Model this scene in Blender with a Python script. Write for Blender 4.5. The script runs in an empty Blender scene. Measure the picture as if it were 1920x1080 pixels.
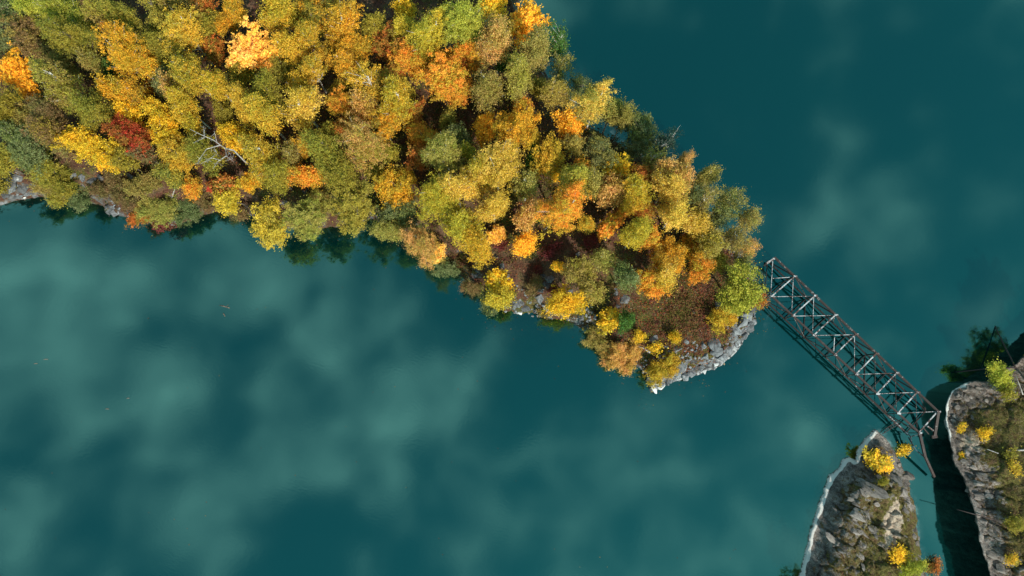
import bpy, bmesh, math
import numpy as np
from mathutils import Vector, Matrix

# ------------------------------------------------------------------ camera, sky, sun, exposure
scene = bpy.context.scene
COL = scene.collection
H = 80.0            # camera height above the water
FP = 1280.0         # focal length in photograph pixels (24 mm on a 36 mm sensor, 1920 px wide)
cam_d = bpy.data.cameras.new('camera')
cam_d.lens = 24.0; cam_d.sensor_width = 36.0; cam_d.sensor_fit = 'HORIZONTAL'
cam_d.clip_start = 0.5; cam_d.clip_end = 3000
cam = bpy.data.objects.new('camera', cam_d); COL.objects.link(cam)
TILT = math.atan(200 / FP)      # the spot straight below the camera lies 200 px under the picture's centre
CT, ST = math.cos(TILT), math.sin(TILT)
CAM_Y = -H * math.tan(TILT)     # so that the picture's centre falls on the world origin
cam.location = (0, CAM_Y, H); cam.rotation_euler = (TILT, 0, 0)
def ray(x, y):
    a, b = (x - 960) / FP, -(y - 540) / FP
    return a, b * CT + ST, b * ST - CT
scene.camera = cam

TO_SUN = Vector((0.40, -0.72, 0.66)).normalized()
SUN_EL = math.asin(TO_SUN.z)
SUN_ROT = math.atan2(TO_SUN.x, TO_SUN.y)

world = bpy.data.worlds.new('World'); scene.world = world; world.use_nodes = True
wn = world.node_tree.nodes; wl = world.node_tree.links; wn.clear()

def wmath(op, a, b=None, c=None, clamp=False):
    n = wn.new('ShaderNodeMath'); n.operation = op; n.use_clamp = clamp
    for i, v in enumerate((a, b, c)):
        if v is None: continue
        if isinstance(v, (int, float)): n.inputs[i].default_value = v
        else: wl.new(v, n.inputs[i])
    return n.outputs[0]

sky = wn.new('ShaderNodeTexSky'); sky.sky_type = 'NISHITA'; sky.sun_disc = False
sky.sun_elevation = SUN_EL; sky.sun_rotation = SUN_ROT; sky.altitude = 300; sky.ozone_density = 1.0
bg_sky = wn.new('ShaderNodeBackground'); bg_sky.inputs['Strength'].default_value = 0.15
sk = wn.new('ShaderNodeMix'); sk.data_type = 'RGBA'; sk.blend_type = 'MULTIPLY'; sk.inputs[0].default_value = 1.0
wl.new(sky.outputs[0], sk.inputs[6]); sk.inputs[7].default_value = (0.40, 1.0, 0.80, 1); wl.new(sk.outputs[2], bg_sky.inputs['Color'])   # cool grade of the whole sky
# broken cloud: a layer over the lake, laid out in the plane above (direction x/z, y/z)
tc = wn.new('ShaderNodeTexCoord')
sep = wn.new('ShaderNodeSeparateXYZ'); wl.new(tc.outputs['Generated'], sep.inputs[0])
zc_ = wmath('MAXIMUM', sep.outputs[2], 0.10)
U = wmath('DIVIDE', sep.outputs[0], zc_); V = wmath('DIVIDE', sep.outputs[1], zc_)
comb = wn.new('ShaderNodeCombineXYZ'); wl.new(U, comb.inputs[0]); wl.new(V, comb.inputs[1])
def wnoise(scale, detail, rough, dist, off):
    mp = wn.new('ShaderNodeVectorMath'); mp.operation = 'ADD'; wl.new(comb.outputs[0], mp.inputs[0]); mp.inputs[1].default_value = off
    n = wn.new('ShaderNodeTexNoise'); n.inputs['Scale'].default_value = scale; n.inputs['Detail'].default_value = detail
    n.inputs['Roughness'].default_value = rough; n.inputs['Distortion'].default_value = dist
    wl.new(mp.outputs[0], n.inputs['Vector']); return n.outputs['Fac']
n1 = wnoise(11.0, 6.0, 0.60, 0.35, (3.1, 7.7, 0.0))
n2 = wnoise(2.6, 2.0, 0.45, 0.0, (11.3, 2.2, 4.0))
# cloud banks of the reflected sky: (px, py, radius px, amount)
BANKS = [(90, 560, 260, .30), (330, 700, 200, .18), (660, 640, 170, .22), (860, 700, 120, .26), (720, 860, 190, .26),
         (420, 930, 220, .20), (1190, 850, 120, .22), (80, 980, 190, .04), (1010, 900, 150, .16), (480, 480, 150, .10),
         (1590, 400, 150, .16), (1480, 260, 120, .08), (1780, 420, 160, .08), (1500, 830, 140, .14), (980, 1080, 160, .14),
         (230, 690, 70, -.20), (420, 790, 70, -.16), (860, 590, 90, -.20), (260, 860, 100, -.14), (560, 1010, 130, -.34), (1000, 640, 120, -.22), (780, 560, 90, -.15),
         (1090, 700, 130, -.16), (1300, 140, 300, -.32), (1900, 170, 200, -.3), (1700, 120, 240, -.14), (1650, 640, 150, -.10)]
acc = wmath('MULTIPLY_ADD', n1, 1.05, wmath('MULTIPLY_ADD', n2, 0.45, -0.10))
for (bx_, by_, br_, ba_) in BANKS:
    d = wn.new('ShaderNodeVectorMath'); d.operation = 'DISTANCE'; wl.new(comb.outputs[0], d.inputs[0])
    ra = ray(bx_, by_); d.inputs[1].default_value = (-ra[0] / ra[2], -ra[1] / ra[2], 0)
    mr = wn.new('ShaderNodeMapRange'); mr.interpolation_type = 'SMOOTHERSTEP'
    wl.new(d.outputs['Value'], mr.inputs[0]); mr.inputs[1].default_value = br_ * 1.35 / FP; mr.inputs[2].default_value = 0
    mr.inputs[3].default_value = 0; mr.inputs[4].default_value = ba_ * 0.62
    acc = wmath('ADD', acc, mr.outputs[0])
cm = wn.new('ShaderNodeMapRange'); cm.interpolation_type = 'SMOOTHSTEP'; wl.new(acc, cm.inputs[0])
cm.inputs[1].default_value = 0.53; cm.inputs[2].default_value = 1.22; cm.inputs[3].default_value = 0.0; cm.inputs[4].default_value = 0.95
bg_cl = wn.new('ShaderNodeBackground'); bg_cl.inputs['Color'].default_value = (1.0, 0.97, 0.96, 1); bg_cl.inputs['Strength'].default_value = 1.25
wmix = wn.new('ShaderNodeMixShader'); wl.new(cm.outputs[0], wmix.inputs[0]); wl.new(bg_sky.outputs[0], wmix.inputs[1]); wl.new(bg_cl.outputs[0], wmix.inputs[2])
wo = wn.new('ShaderNodeOutputWorld'); wl.new(wmix.outputs[0], wo.inputs['Surface'])

sun_d = bpy.data.lights.new('sun', 'SUN'); sun_d.energy = 4.4; sun_d.angle = math.radians(0.6); sun_d.color = (1.0, 0.94, 0.84)
sun = bpy.data.objects.new('sun', sun_d); COL.objects.link(sun)
sun.rotation_euler = (-TO_SUN).to_track_quat('-Z', 'Y').to_euler(); sun.location = TO_SUN * 200

vs = scene.view_settings
vs.view_transform = 'Standard'; vs.look = 'None'; vs.exposure = 0.42; vs.gamma = 1.0; vs.use_curve_mapping = False
scene.render.engine = 'CYCLES'
cy = scene.cycles
cy.use_denoising = True; cy.max_bounces = 6; cy.diffuse_bounces = 3; cy.glossy_bounces = 3; cy.transmission_bounces = 3
cy.transparent_max_bounces = 8; cy.caustics_reflective = False; cy.caustics_refractive = False
cy.sample_clamp_indirect = 6

# ------------------------------------------------------------------ helpers
def px(x, y, z=0.0):
    a, b, c = ray(x, y); t = (z - H) / c
    return np.array([a * t, CAM_Y + b * t, z])
def pxm(y, z=0.0):
    """metres per photograph pixel at row y and height z"""
    return (z - H) / ray(960, y)[2] / FP

_rs = np.random.RandomState(12345)
_LAT = _rs.rand(256, 256)
def vnoise(x, y):
    xi = np.floor(x).astype(int); yi = np.floor(y).astype(int)
    fx = x - xi; fy = y - yi
    fx = fx * fx * (3 - 2 * fx); fy = fy * fy * (3 - 2 * fy)
    a = _LAT[xi & 255, yi & 255]; b = _LAT[(xi + 1) & 255, yi & 255]
    c = _LAT[xi & 255, (yi + 1) & 255]; d = _LAT[(xi + 1) & 255, (yi + 1) & 255]
    return (a * (1 - fx) + b * fx) * (1 - fy) + (c * (1 - fx) + d * fx) * fy
def fbm(x, y, o=4, g=0.5):
    s = 0; a = 1; t = 0
    for i in range(o):
        s = s + a * vnoise(x * 2 ** i + 17.3 * i, y * 2 ** i + 5.1 * i); t += a; a *= g
    return s / t - 0.5
def sstep(a, b, x):
    t = np.clip((x - a) / (b - a), 0, 1); return t * t * (3 - 2 * t)

def sdist(poly, x, y):
    """distance to a closed polygon, positive inside"""
    P = np.asarray(poly); Q = np.roll(P, -1, 0)
    x = np.asarray(x, float); y = np.asarray(y, float)
    best = np.full(x.shape, 1e9); inside = np.zeros(x.shape, bool)
    for (ax, ay), (bx, by) in zip(P, Q):
        ex, ey = bx - ax, by - ay
        t = np.clip(((x - ax) * ex + (y - ay) * ey) / (ex * ex + ey * ey + 1e-12), 0, 1)
        best = np.minimum(best, (x - ax - t * ex) ** 2 + (y - ay - t * ey) ** 2)
        if ay != by:
            cond = ((ay > y) != (by > y)) & (x < (bx - ax) * (y - ay) / (by - ay) + ax)
            inside ^= cond
    d = np.sqrt(best)
    return np.where(inside, d, -d)

def link(o, parent=None):
    COL.objects.link(o)
    if parent is not None: o.parent = parent
    return o
def tag(o, label=None, cat=None, group=None, kind=None):
    if label: o['label'] = label
    if cat: o['category'] = cat
    if group: o['group'] = group
    if kind: o['kind'] = kind
    return o
def empty(name, loc):
    o = bpy.data.objects.new(name, None); o.location = loc; o.empty_display_size = 0.2
    return link(o)
def mesh_np(name, verts, faces, mat=None, smooth=False, attrs=None):
    """faces: (n,k) int array, k = 3 or 4, or list of tuples"""
    me = bpy.data.meshes.new(name)
    if isinstance(faces, np.ndarray):
        n, k = faces.shape
        me.vertices.add(len(verts)); me.vertices.foreach_set('co', np.asarray(verts, np.float32).ravel())
        me.loops.add(n * k); me.loops.foreach_set('vertex_index', faces.astype(np.int32).ravel())
        me.polygons.add(n); me.polygons.foreach_set('loop_start', np.arange(0, n * k, k, dtype=np.int32))
        try: me.polygons.foreach_set('loop_total', np.full(n, k, np.int32))
        except Exception: pass
        me.update(calc_edges=True)
    else:
        me.from_pydata([tuple(v) for v in verts], [], faces); me.update()
    if mat: me.materials.append(mat)
    if attrs:
        for an, (dom, arr) in attrs.items():
            at = me.attributes.new(an, 'FLOAT', dom); at.data.foreach_set('value', np.asarray(arr, np.float32).ravel())
    if smooth: me.polygons.foreach_set('use_smooth', np.ones(len(me.polygons), bool))
    return me
def add(name, me, parent=None):
    return link(bpy.data.objects.new(name, me), parent)

class MB:
    """collects tubes, beams and hulls into one mesh"""
    def __init__(s): s.v = []; s.f = []
    def tube(s, pts, radii, n=6, cap=True):
        pts = [Vector(p) for p in pts]; base = len(s.v)
        for i, p in enumerate(pts):
            t = (pts[min(i + 1, len(pts) - 1)] - pts[max(i - 1, 0)]).normalized()
            a = t.cross(Vector((0, 0, 1)))
            if a.length < 0.05: a = t.cross(Vector((1, 0, 0)))
            a.normalize(); b = t.cross(a)
            for k in range(n):
                w = 2 * math.pi * k / n
                s.v.append(p + (a * math.cos(w) + b * math.sin(w)) * radii[i])
        for i in range(len(pts) - 1):
            for k in range(n):
                k2 = (k + 1) % n
                s.f.append((base + i * n + k, base + i * n + k2, base + (i + 1) * n + k2, base + (i + 1) * n + k))
        if cap:
            s.f.append(tuple(base + k for k in range(n))[::-1]); e = base + (len(pts) - 1) * n
            s.f.append(tuple(e + k for k in range(n)))
        return s
    def bar(s, p, q, w, h, up=(0, 0, 1), c=(0, 0)):
        p = Vector(p); q = Vector(q); t = (q - p).normalized(); up = Vector(up)
        a = t.cross(up)
        if a.length < 0.05: a = t.cross(Vector((1, 0, 0)))
        a.normalize(); b = a.cross(t); base = len(s.v); o = a * c[0] + b * c[1]
        for e in (p, q):
            for (i, j) in ((-1, -1), (1, -1), (1, 1), (-1, 1)):
                s.v.append(e + o + a * (i * w / 2) + b * (j * h / 2))
        for k in range(4):
            k2 = (k + 1) % 4
            s.f.append((base + k, base + k2, base + 4 + k2, base + 4 + k))
        s.f.append((base + 3, base + 2, base + 1, base)); s.f.append((base + 4, base + 5, base + 6, base + 7))
        return s
    def ibeam(s, p, q, w, h, t):
        """rolled section: two flanges and a web, flanges butted on the web"""
        s.bar(p, q, w, t, c=(0, h / 2 - t / 2)); s.bar(p, q, w, t, c=(0, -h / 2 + t / 2)); s.bar(p, q, t, h - 2 * t)
        return s
    def build(s, name, mat, parent=None, smooth=False):
        me = mesh_np(name, s.v, s.f, mat, smooth); return add(name, me, parent)

# ------------------------------------------------------------------ materials
def new_mat(name):
    m = bpy.data.materials.new(name); m.use_nodes = True; nt = m.node_tree; nt.nodes.clear()
    out = nt.nodes.new('ShaderNodeOutputMaterial'); return m, nt, out
class NT:
    def __init__(s, nt): s.nt = nt
    def n(s, t, **k):
        n = s.nt.nodes.new(t)
        for a, b in k.items(): setattr(n, a, b)
        return n
    def l(s, a, b): s.nt.links.new(a, b)
    def set(s, sock, v):
        if isinstance(v, (int, float)): sock.default_value = v
        elif isinstance(v, (tuple, list)): sock.default_value = tuple(v) + ((1,) if len(v) == 3 and sock.type == 'RGBA' else ())
        else: s.l(v, sock)
    def math(s, op, a, b=0.0, clamp=False):
        n = s.n('ShaderNodeMath', operation=op, use_clamp=clamp); s.set(n.inputs[0], a); s.set(n.inputs[1], b); return n.outputs[0]
    def mix(s, f, a, b, mode='MIX'):
        n = s.n('ShaderNodeMix', data_type='RGBA', blend_type=mode); s.set(n.inputs[0], f); s.set(n.inputs[6], a); s.set(n.inputs[7], b); return n.outputs[2]
    def step(s, x, a, b, lo=0.0, hi=1.0):
        n = s.n('ShaderNodeMapRange', interpolation_type='SMOOTHSTEP'); s.set(n.inputs[0], x)
        for i, v in enumerate((a, b, lo, hi)): s.set(n.inputs[i + 1], v)
        return n.outputs[0]
    def noise(s, vec, scale, detail=4, rough=0.55, dist=0.0):
        n = s.n('ShaderNodeTexNoise'); s.l(vec, n.inputs['Vector']); n.inputs['Scale'].default_value = scale
        n.inputs['Detail'].default_value = detail; n.inputs['Roughness'].default_value = rough; n.inputs['Distortion'].default_value = dist
        return n.outputs['Fac']
    def vor(s, vec, scale, feature='F1', out='Distance'):
        n = s.n('ShaderNodeTexVoronoi', feature=feature); s.l(vec, n.inputs['Vector']); n.inputs['Scale'].default_value = scale; return n.outputs[out]
    def attr(s, name, typ='GEOMETRY', out='Fac'):
        n = s.n('ShaderNodeAttribute', attribute_type=typ, attribute_name=name); return n.outputs[out]
    def pos(s): return s.n('ShaderNodeNewGeometry').outputs['Position']
    def bump(s, hgt, strength, dist=0.1):
        n = s.n('ShaderNodeBump'); n.inputs['Strength'].default_value = strength; n.inputs['Distance'].default_value = dist; s.l(hgt, n.inputs['Height']); return n.outputs[0]
    def scalev(s, vec, sc, rot=0.0):
        r = s.n('ShaderNodeMapping'); s.l(vec, r.inputs['Vector']); r.inputs['Rotation'].default_value = (0, 0, rot)
        n = s.n('ShaderNodeMapping'); s.l(r.outputs[0], n.inputs['Vector']); n.inputs['Scale'].default_value = sc; return n.outputs[0]
    def princ(s, out, col, rough=0.9, spec=0.2, normal=None):
        b = s.n('ShaderNodeBsdfPrincipled'); s.set(b.inputs['Base Color'], col); s.set(b.inputs['Roughness'], rough)
        b.inputs['Specular IOR Level'].default_value = spec
        if normal is not None: s.l(normal, b.inputs['Normal'])
        s.l(b.outputs[0], out.inputs['Surface']); return b

def lin(r, g, b, k=1.0):
    f = lambda c: (c / 255 / 12.92 if c / 255 <= 0.04045 else ((c / 255 + 0.055) / 1.055) ** 2.4) * k
    return (f(r), f(g), f(b))

def leaf_material():
    m, nt, out = new_mat('leaf'); N = NT(nt)
    oi = N.n('ShaderNodeObjectInfo'); c1 = oi.outputs['Color']
    c2 = N.attr('color_two', 'OBJECT', 'Color')
    tint = N.attr('tint'); clump = N.attr('clump')
    col = N.mix(N.step(clump, 0.30, 0.80), c1, c2)
    col = N.mix(N.step(tint, 0.62, 0.95, 0, 0.55), col, c2)
    hs = N.n('ShaderNodeHueSaturation'); N.l(col, hs.inputs['Color'])
    frac = N.math('FRACT', N.math('MULTIPLY', tint, 7.13))
    N.set(hs.inputs['Value'], N.math('MULTIPLY_ADD', frac, 0.9)); hs.inputs['Value'].links[0].from_node.inputs[2].default_value = 0.55
    N.set(hs.inputs['Hue'], N.step(clump, 0, 1, 0.488, 0.506)); 
    dead = N.math('GREATER_THAN', N.math('FRACT', N.math('MULTIPLY', tint, 23.7)), 0.94)
    col = N.mix(N.math('MULTIPLY', dead, 0.7), hs.outputs[0], (0.10, 0.045, 0.018))
    d = N.n('ShaderNodeBsdfPrincipled'); N.l(col, d.inputs['Base Color']); d.inputs['Roughness'].default_value = 0.6; d.inputs['Specular IOR Level'].default_value = 0.25
    t = N.n('ShaderNodeBsdfTranslucent'); N.l(col, t.inputs['Color'])
    mx = N.n('ShaderNodeMixShader'); mx.inputs[0].default_value = 0.46; N.l(d.outputs[0], mx.inputs[1]); N.l(t.outputs[0], mx.inputs[2])
    N.l(mx.outputs[0], out.inputs['Surface']); return m
LEAF = leaf_material()

def litter_material(name, cols):
    m, nt, out = new_mat(name); N = NT(nt)
    r = N.n('ShaderNodeValToRGB'); N.l(N.attr('tint'), r.inputs[0]); r.color_ramp.interpolation = 'CONSTANT'
    el = r.color_ramp.elements
    for i, c in enumerate(cols):
        e = el[i] if i < 2 else el.new(i / len(cols)); e.position = i / len(cols); e.color = tuple(c) + (1,)
    d = N.n('ShaderNodeBsdfDiffuse'); N.l(r.outputs[0], d.inputs['Color'])
    t = N.n('ShaderNodeBsdfTranslucent'); N.l(r.outputs[0], t.inputs['Color'])
    mx = N.n('ShaderNodeMixShader'); mx.inputs[0].default_value = 0.2; N.l(d.outputs[0], mx.inputs[1]); N.l(t.outputs[0], mx.inputs[2])
    N.l(mx.outputs[0], out.inputs['Surface']); return m

def bark_material(name, light, dark, bands):
    m, nt, out = new_mat(name); N = NT(nt); p = N.n('ShaderNodeTexCoord').outputs['Object']
    n = N.noise(N.scalev(p, (4, 4, 1.6 if not bands else 9)), 1.0, 3, 0.6)
    N.princ(out, N.mix(N.step(n, 0.42, 0.66), light, dark), 0.85, 0.2, N.bump(n, 0.4, 0.03)); return m
BARK_WHITE = bark_material('birch_bark', (0.62, 0.58, 0.52), (0.16, 0.13, 0.11), True)
BARK_BROWN = bark_material('brown_bark', (0.16, 0.125, 0.10), (0.06, 0.045, 0.035), False)
BARK_PALE = bark_material('dead_wood', (0.42, 0.385, 0.36), (0.20, 0.175, 0.155), False)

def ground_material():
    """leaf-covered soil, moss and bare rock, lime-bleached near the waterline and tan below it"""
    m, nt, out = new_mat('island_soil'); N = NT(nt); p = N.pos()
    big = N.noise(p, 0.16, 4, 0.6); mid = N.noise(p, 0.9, 4, 0.6); fine = N.noise(p, 7.0, 4, 0.65)
    soil = N.mix(N.step(fine, 0.35, 0.65), (0.045, 0.022, 0.014), (0.115, 0.046, 0.028))
    soil = N.mix(N.step(mid, 0.40, 0.62), soil, N.mix(N.step(fine, 0.4, 0.6), (0.065, 0.045, 0.026), (0.15, 0.085, 0.05)))
    moss = N.mix(N.step(fine, 0.35, 0.7), (0.045, 0.048, 0.010), (0.115, 0.105, 0.022))
    soil = N.mix(N.math('MULTIPLY', N.step(big, 0.50, 0.60), N.step(mid, 0.38, 0.60)), soil, moss)
    soil = N.mix(N.math('MULTIPLY', N.attr('mossy'), N.step(mid, 0.36, 0.52)), soil, moss)
    rn = N.noise(N.scalev(p, (0.9, 2.6, 1.4), 0.6), 1.2, 6, 0.62)
    cr = N.vor(p, 1.6, 'DISTANCE_TO_EDGE')
    rock = N.mix(N.step(rn, 0.32, 0.68), (0.045, 0.045, 0.05), (0.165, 0.16, 0.165))
    hsr = N.n('ShaderNodeHueSaturation'); N.l(rock, hsr.inputs['Color']); N.set(hsr.inputs['Value'], N.step(N.attr('tone'), 0, 1, 0.6, 1.9)); rock = hsr.outputs[0]
    rock = N.mix(N.math('MULTIPLY', N.attr('crack'), 0.8), rock, (0.035, 0.03, 0.027))
    rock = N.mix(N.step(mid, 0.55, 0.72, 0, 0.6), rock, (0.10, 0.075, 0.05))
    nz = N.n('ShaderNodeSeparateXYZ'); N.l(N.n('ShaderNodeNewGeometry').outputs['Normal'], nz.inputs[0])
    rk = N.math('ADD', N.attr('rock'), N.math('MULTIPLY_ADD', mid, 0.5)); rk.node.inputs[1].default_value = 1.0
    N.set(rk.node.inputs[1], N.math('MULTIPLY', N.math('SUBTRACT', mid, 0.5), 1.1))
    col = N.mix(N.step(rk, 0.38, 0.60), soil, rock)
    col = N.mix(N.math('MULTIPLY', N.attr('lime'), N.step(rn, 0.46, 0.56)), col, (0.62, 0.62, 0.62))
    z = N.n('ShaderNodeSeparateXYZ'); N.l(p, z.inputs[0])
    col = N.mix(N.step(z.outputs[2], -0.12, 0.03, 1, 0), col, N.mix(mid, (0.20, 0.13, 0.06), (0.40, 0.29, 0.16)))
    h = N.math('ADD', N.math('MULTIPLY', rn, 0.7), N.math('MULTIPLY', fine, 0.5))
    N.princ(out, col, 0.95, 0.15, N.bump(h, 0.8, 0.22)); return m
GROUND = ground_material()

def rock_material(name, lo, hi, moss_amt, rot):
    m, nt, out = new_mat(name); N = NT(nt); p = N.pos()
    rn = N.noise(N.scalev(p, (1.0, 2.4, 1.4), rot), 1.1, 7, 0.70, 0.5)
    r2 = N.noise(p, 0.55, 4, 0.6); fine = N.noise(p, 9, 4, 0.7); mid = N.noise(p, 1.3, 5, 0.62)
    cr = N.vor(N.scalev(p, (0.55, 1.3, 0.8), rot), 1.0, 'DISTANCE_TO_EDGE')
    col = N.mix(N.step(rn, 0.30, 0.70), lo, hi)
    col = N.mix(N.step(r2, 0.48, 0.64, 0, 0.6), col, tuple(c * 0.45 for c in lo))
    col = N.mix(N.step(fine, 0.52, 0.64, 0, 0.65), col, (0.33, 0.30, 0.285))
    col = N.mix(N.step(N.noise(p, 5.0, 6, 0.75), 0.36, 0.46, 0.75, 0), col, (0.035, 0.03, 0.03))
    hsr = N.n('ShaderNodeHueSaturation'); N.l(col, hsr.inputs['Color']); N.set(hsr.inputs['Value'], N.step(N.attr('tone'), 0, 1, 0.6, 1.55)); col = hsr.outputs[0]
    col = N.mix(N.math('MULTIPLY', N.attr('crack'), 0.8), col, (0.035, 0.028, 0.022))
    grass = N.mix(N.step(fine, 0.36, 0.66), (0.058, 0.054, 0.014), (0.20, 0.175, 0.045))
    grass = N.mix(N.step(mid, 0.45, 0.65), grass, N.mix(N.step(fine, .4, .6), (0.075, 0.042, 0.022), (0.18, 0.11, 0.06)))
    g = N.math('ADD', N.attr('moss'), N.math('MULTIPLY', N.math('SUBTRACT', mid, 0.5), 2.2))
    col = N.mix(N.math('MULTIPLY', N.step(g, 0.40, 0.58), moss_amt), col, grass)
    g2 = N.math('ADD', N.attr('sand'), N.math('MULTIPLY', N.math('SUBTRACT', mid, 0.5), 1.2))
    col = N.mix(N.step(g2, 0.42, 0.60), col, N.mix(N.step(fine, .35, .65), (0.36, 0.27, 0.19), (0.54, 0.44, 0.34)))
    col = N.mix(N.step(N.math('ADD', N.attr('lime'), N.math('MULTIPLY', N.math('SUBTRACT', fine, 0.5), 0.9)), 0.35, 0.62), col, (0.66, 0.63, 0.58))
    z = N.n('ShaderNodeSeparateXYZ'); N.l(p, z.inputs[0])
    tan = N.mix(mid, (0.24, 0.12, 0.045), (0.50, 0.29, 0.12))
    col = N.mix(N.step(z.outputs[2], -0.06, 0.06, 1, 0), col, tan)
    h = N.math('ADD', N.math('MULTIPLY', rn, 1.0), N.math('MULTIPLY', fine, 0.55))
    N.princ(out, col, 0.92, 0.2, N.bump(h, 1.0, 0.25)); return m
ROCK_WEST = rock_material('outcrop_rock', (0.062, 0.050, 0.044), (0.25, 0.212, 0.185), 1.0, 0.62)
ROCK_EAST = rock_material('cliff_rock', (0.08, 0.063, 0.053), (0.29, 0.238, 0.205), 1.0, 0.45)

def boulder_material(name, lo, hi):
    m, nt, out = new_mat(name); N = NT(nt); p = N.n('ShaderNodeTexCoord').outputs['Object']
    oi = N.n('ShaderNodeObjectInfo').outputs['Random']
    rn = N.noise(N.scalev(p, (1, 2.8, 1.5), 0.5), 2.0, 6, 0.65); fine = N.noise(p, 11, 4, 0.7)
    col = N.mix(N.step(rn, 0.32, 0.66), lo, hi)
    col = N.mix(N.step(fine, 0.60, 0.72, 0, 0.6), col, (0.42, 0.41, 0.40))
    col = N.mix(N.step(rn, 0.60, 0.75, 0, 0.5), col, (0.09, 0.07, 0.05))
    hs = N.n('ShaderNodeHueSaturation'); N.l(col, hs.inputs['Color']); N.set(hs.inputs['Value'], N.step(oi, 0, 1, 0.65, 1.25))
    z = N.n('ShaderNodeSeparateXYZ'); N.l(N.pos(), z.inputs[0])
    c = N.mix(N.step(z.outputs[2], -0.05, 0.06, 1, 0), hs.outputs[0], (0.33, 0.22, 0.11))
    N.princ(out, c, 0.9, 0.2, N.bump(N.math('ADD', rn, N.math('MULTIPLY', fine, 0.3)), 0.7, 0.12)); return m
STONE = boulder_material('grey_stone', (0.075, 0.078, 0.084), (0.24, 0.245, 0.255))
STONE_DARK = boulder_material('shaded_stone', (0.045, 0.045, 0.048), (0.155, 0.155, 0.16))  # grey stone darkened in colour to carry the shade of the trees
STONE_WARM = boulder_material('outcrop_stone', (0.085, 0.072, 0.064), (0.26, 0.225, 0.20))
STONE_WHITE = boulder_material('lime_stone', (0.38, 0.38, 0.38), (0.66, 0.65, 0.64))
STONE_SUNK = boulder_material('sunken_stone', (0.30, 0.22, 0.13), (0.46, 0.36, 0.24))

def steel_material(name, paint, rust, lo, hi):
    m, nt, out = new_mat(name); N = NT(nt); p = N.pos()
    n = N.noise(p, 1.4, 6, 0.7); f = N.noise(p, 9, 3, 0.6)
    a = N.math('ADD', N.math('MULTIPLY', n, 0.7), N.math('MULTIPLY', f, 0.3))
    rc = N.mix(N.step(f, 0.3, 0.7), rust, tuple(c * 2.0 for c in rust))
    N.princ(out, N.mix(N.step(a, lo, hi), paint, rc), 0.7, 0.35, N.bump(f, 0.3, 0.02)); return m
STEEL_PALE = steel_material('flaking_painted_steel', (0.44, 0.44, 0.45), (0.05, 0.026, 0.022), 0.47, 0.53)
STEEL_MIX = steel_material('half_rusted_steel', (0.24, 0.225, 0.22), (0.022, 0.014, 0.012), 0.40, 0.45)
STEEL_RUST = steel_material('rusted_steel', (0.075, 0.055, 0.05), (0.026, 0.016, 0.0145), 0.40, 0.46)
STEEL_DARK = steel_material('rust_and_shade_steel', (0.035, 0.026, 0.023), (0.010, 0.008, 0.0075), 0.34, 0.42)  # dark rust, with the shade below the top chords painted into its colour

def water_material():
    m, nt, out = new_mat('lake_water'); N = NT(nt); p = N.pos()
    w1 = N.noise(N.scalev(p, (1, 2.2, 1), 0.3), 2.2, 3, 0.55); w2 = N.noise(p, 0.22, 3, 0.5)
    w = N.math('MULTIPLY', w1, N.step(w2, 0.4, 0.7, 0.25, 1.0))
    bmp = N.bump(w, 0.055, 0.05)
    d = N.n('ShaderNodeBsdfDiffuse'); big = N.noise(p, 0.03, 3, 0.5)
    d.inputs['Color'].default_value = (0.0, 0.024, 0.026, 1)
    N.l(N.mix(N.step(big, 0.35, 0.65), (0.0, 0.0105, 0.0110), (0.0, 0.0120, 0.0118)), d.inputs['Color'])
    t = N.n('ShaderNodeBsdfTransparent'); t.inputs['Color'].default_value = (0.50, 0.72, 0.66, 1)
    body = N.n('ShaderNodeMixShader'); N.l(N.attr('clear'), body.inputs[0]); N.l(d.outputs[0], body.inputs[1]); N.l(t.outputs[0], body.inputs[2])
    g = N.n('ShaderNodeBsdfGlossy'); g.inputs['Roughness'].default_value = 0.065; g.inputs['Color'].default_value = (0.34, 1.0, 0.87, 1); N.l(bmp, g.inputs['Normal'])
    fr = N.n('ShaderNodeFresnel'); fr.inputs['IOR'].default_value = 2.55; N.l(bmp, fr.inputs['Normal'])
    mx = N.n('ShaderNodeMixShader'); N.l(fr.outputs[0], mx.inputs[0]); N.l(body.outputs[0], mx.inputs[1]); N.l(g.outputs[0], mx.inputs[2])
    N.l(mx.outputs[0], out.inputs['Surface']); return m
WATER = water_material()

# ------------------------------------------------------------------ terrain
def pxpoly(pts, z=0.0): return np.array([px(x, y, z)[:2] for x, y in pts])
ISLAND = pxpoly([(-420, 455), (-160, 420), (0, 385), (60, 368), (130, 372), (205, 392), (262, 418), (320, 424), (400, 396), (455, 398), (500, 420),
    (560, 428), (640, 425), (700, 412), (745, 438), (800, 474), (850, 500), (885, 540), (915, 568), (950, 583), (1000, 588), (1060, 600), (1108, 622),
    (1150, 660), (1200, 690), (1212, 712), (1219, 739), (1252, 722), (1290, 712), (1340, 690), (1375, 660), (1404, 628), (1416, 602), (1417, 575), (1428, 562),
    (1428, 548), (1405, 505), (1370, 455), (1335, 405), (1290, 355), (1240, 318), (1180, 285), (1110, 240), (1060, 190), (1022, 130), (990, 60), (960, -30),
    (930, -160), (900, -330), (-420, -330)])
OUTCROP = pxpoly([(1470, 1250), (1488, 1120), (1503, 1060), (1511, 1030), (1524, 975), (1541, 925), (1556, 890), (1572, 876), (1578, 862), (1592, 856),
    (1603, 862), (1607, 845), (1618, 822), (1640, 806), (1653, 812), (1664, 826), (1676, 846), (1686, 866), (1696, 886), (1704, 905), (1706, 930), (1716, 950),
    (1720, 1000), (1728, 1050), (1738, 1085), (1758, 1140), (1770, 1250)])
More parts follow.
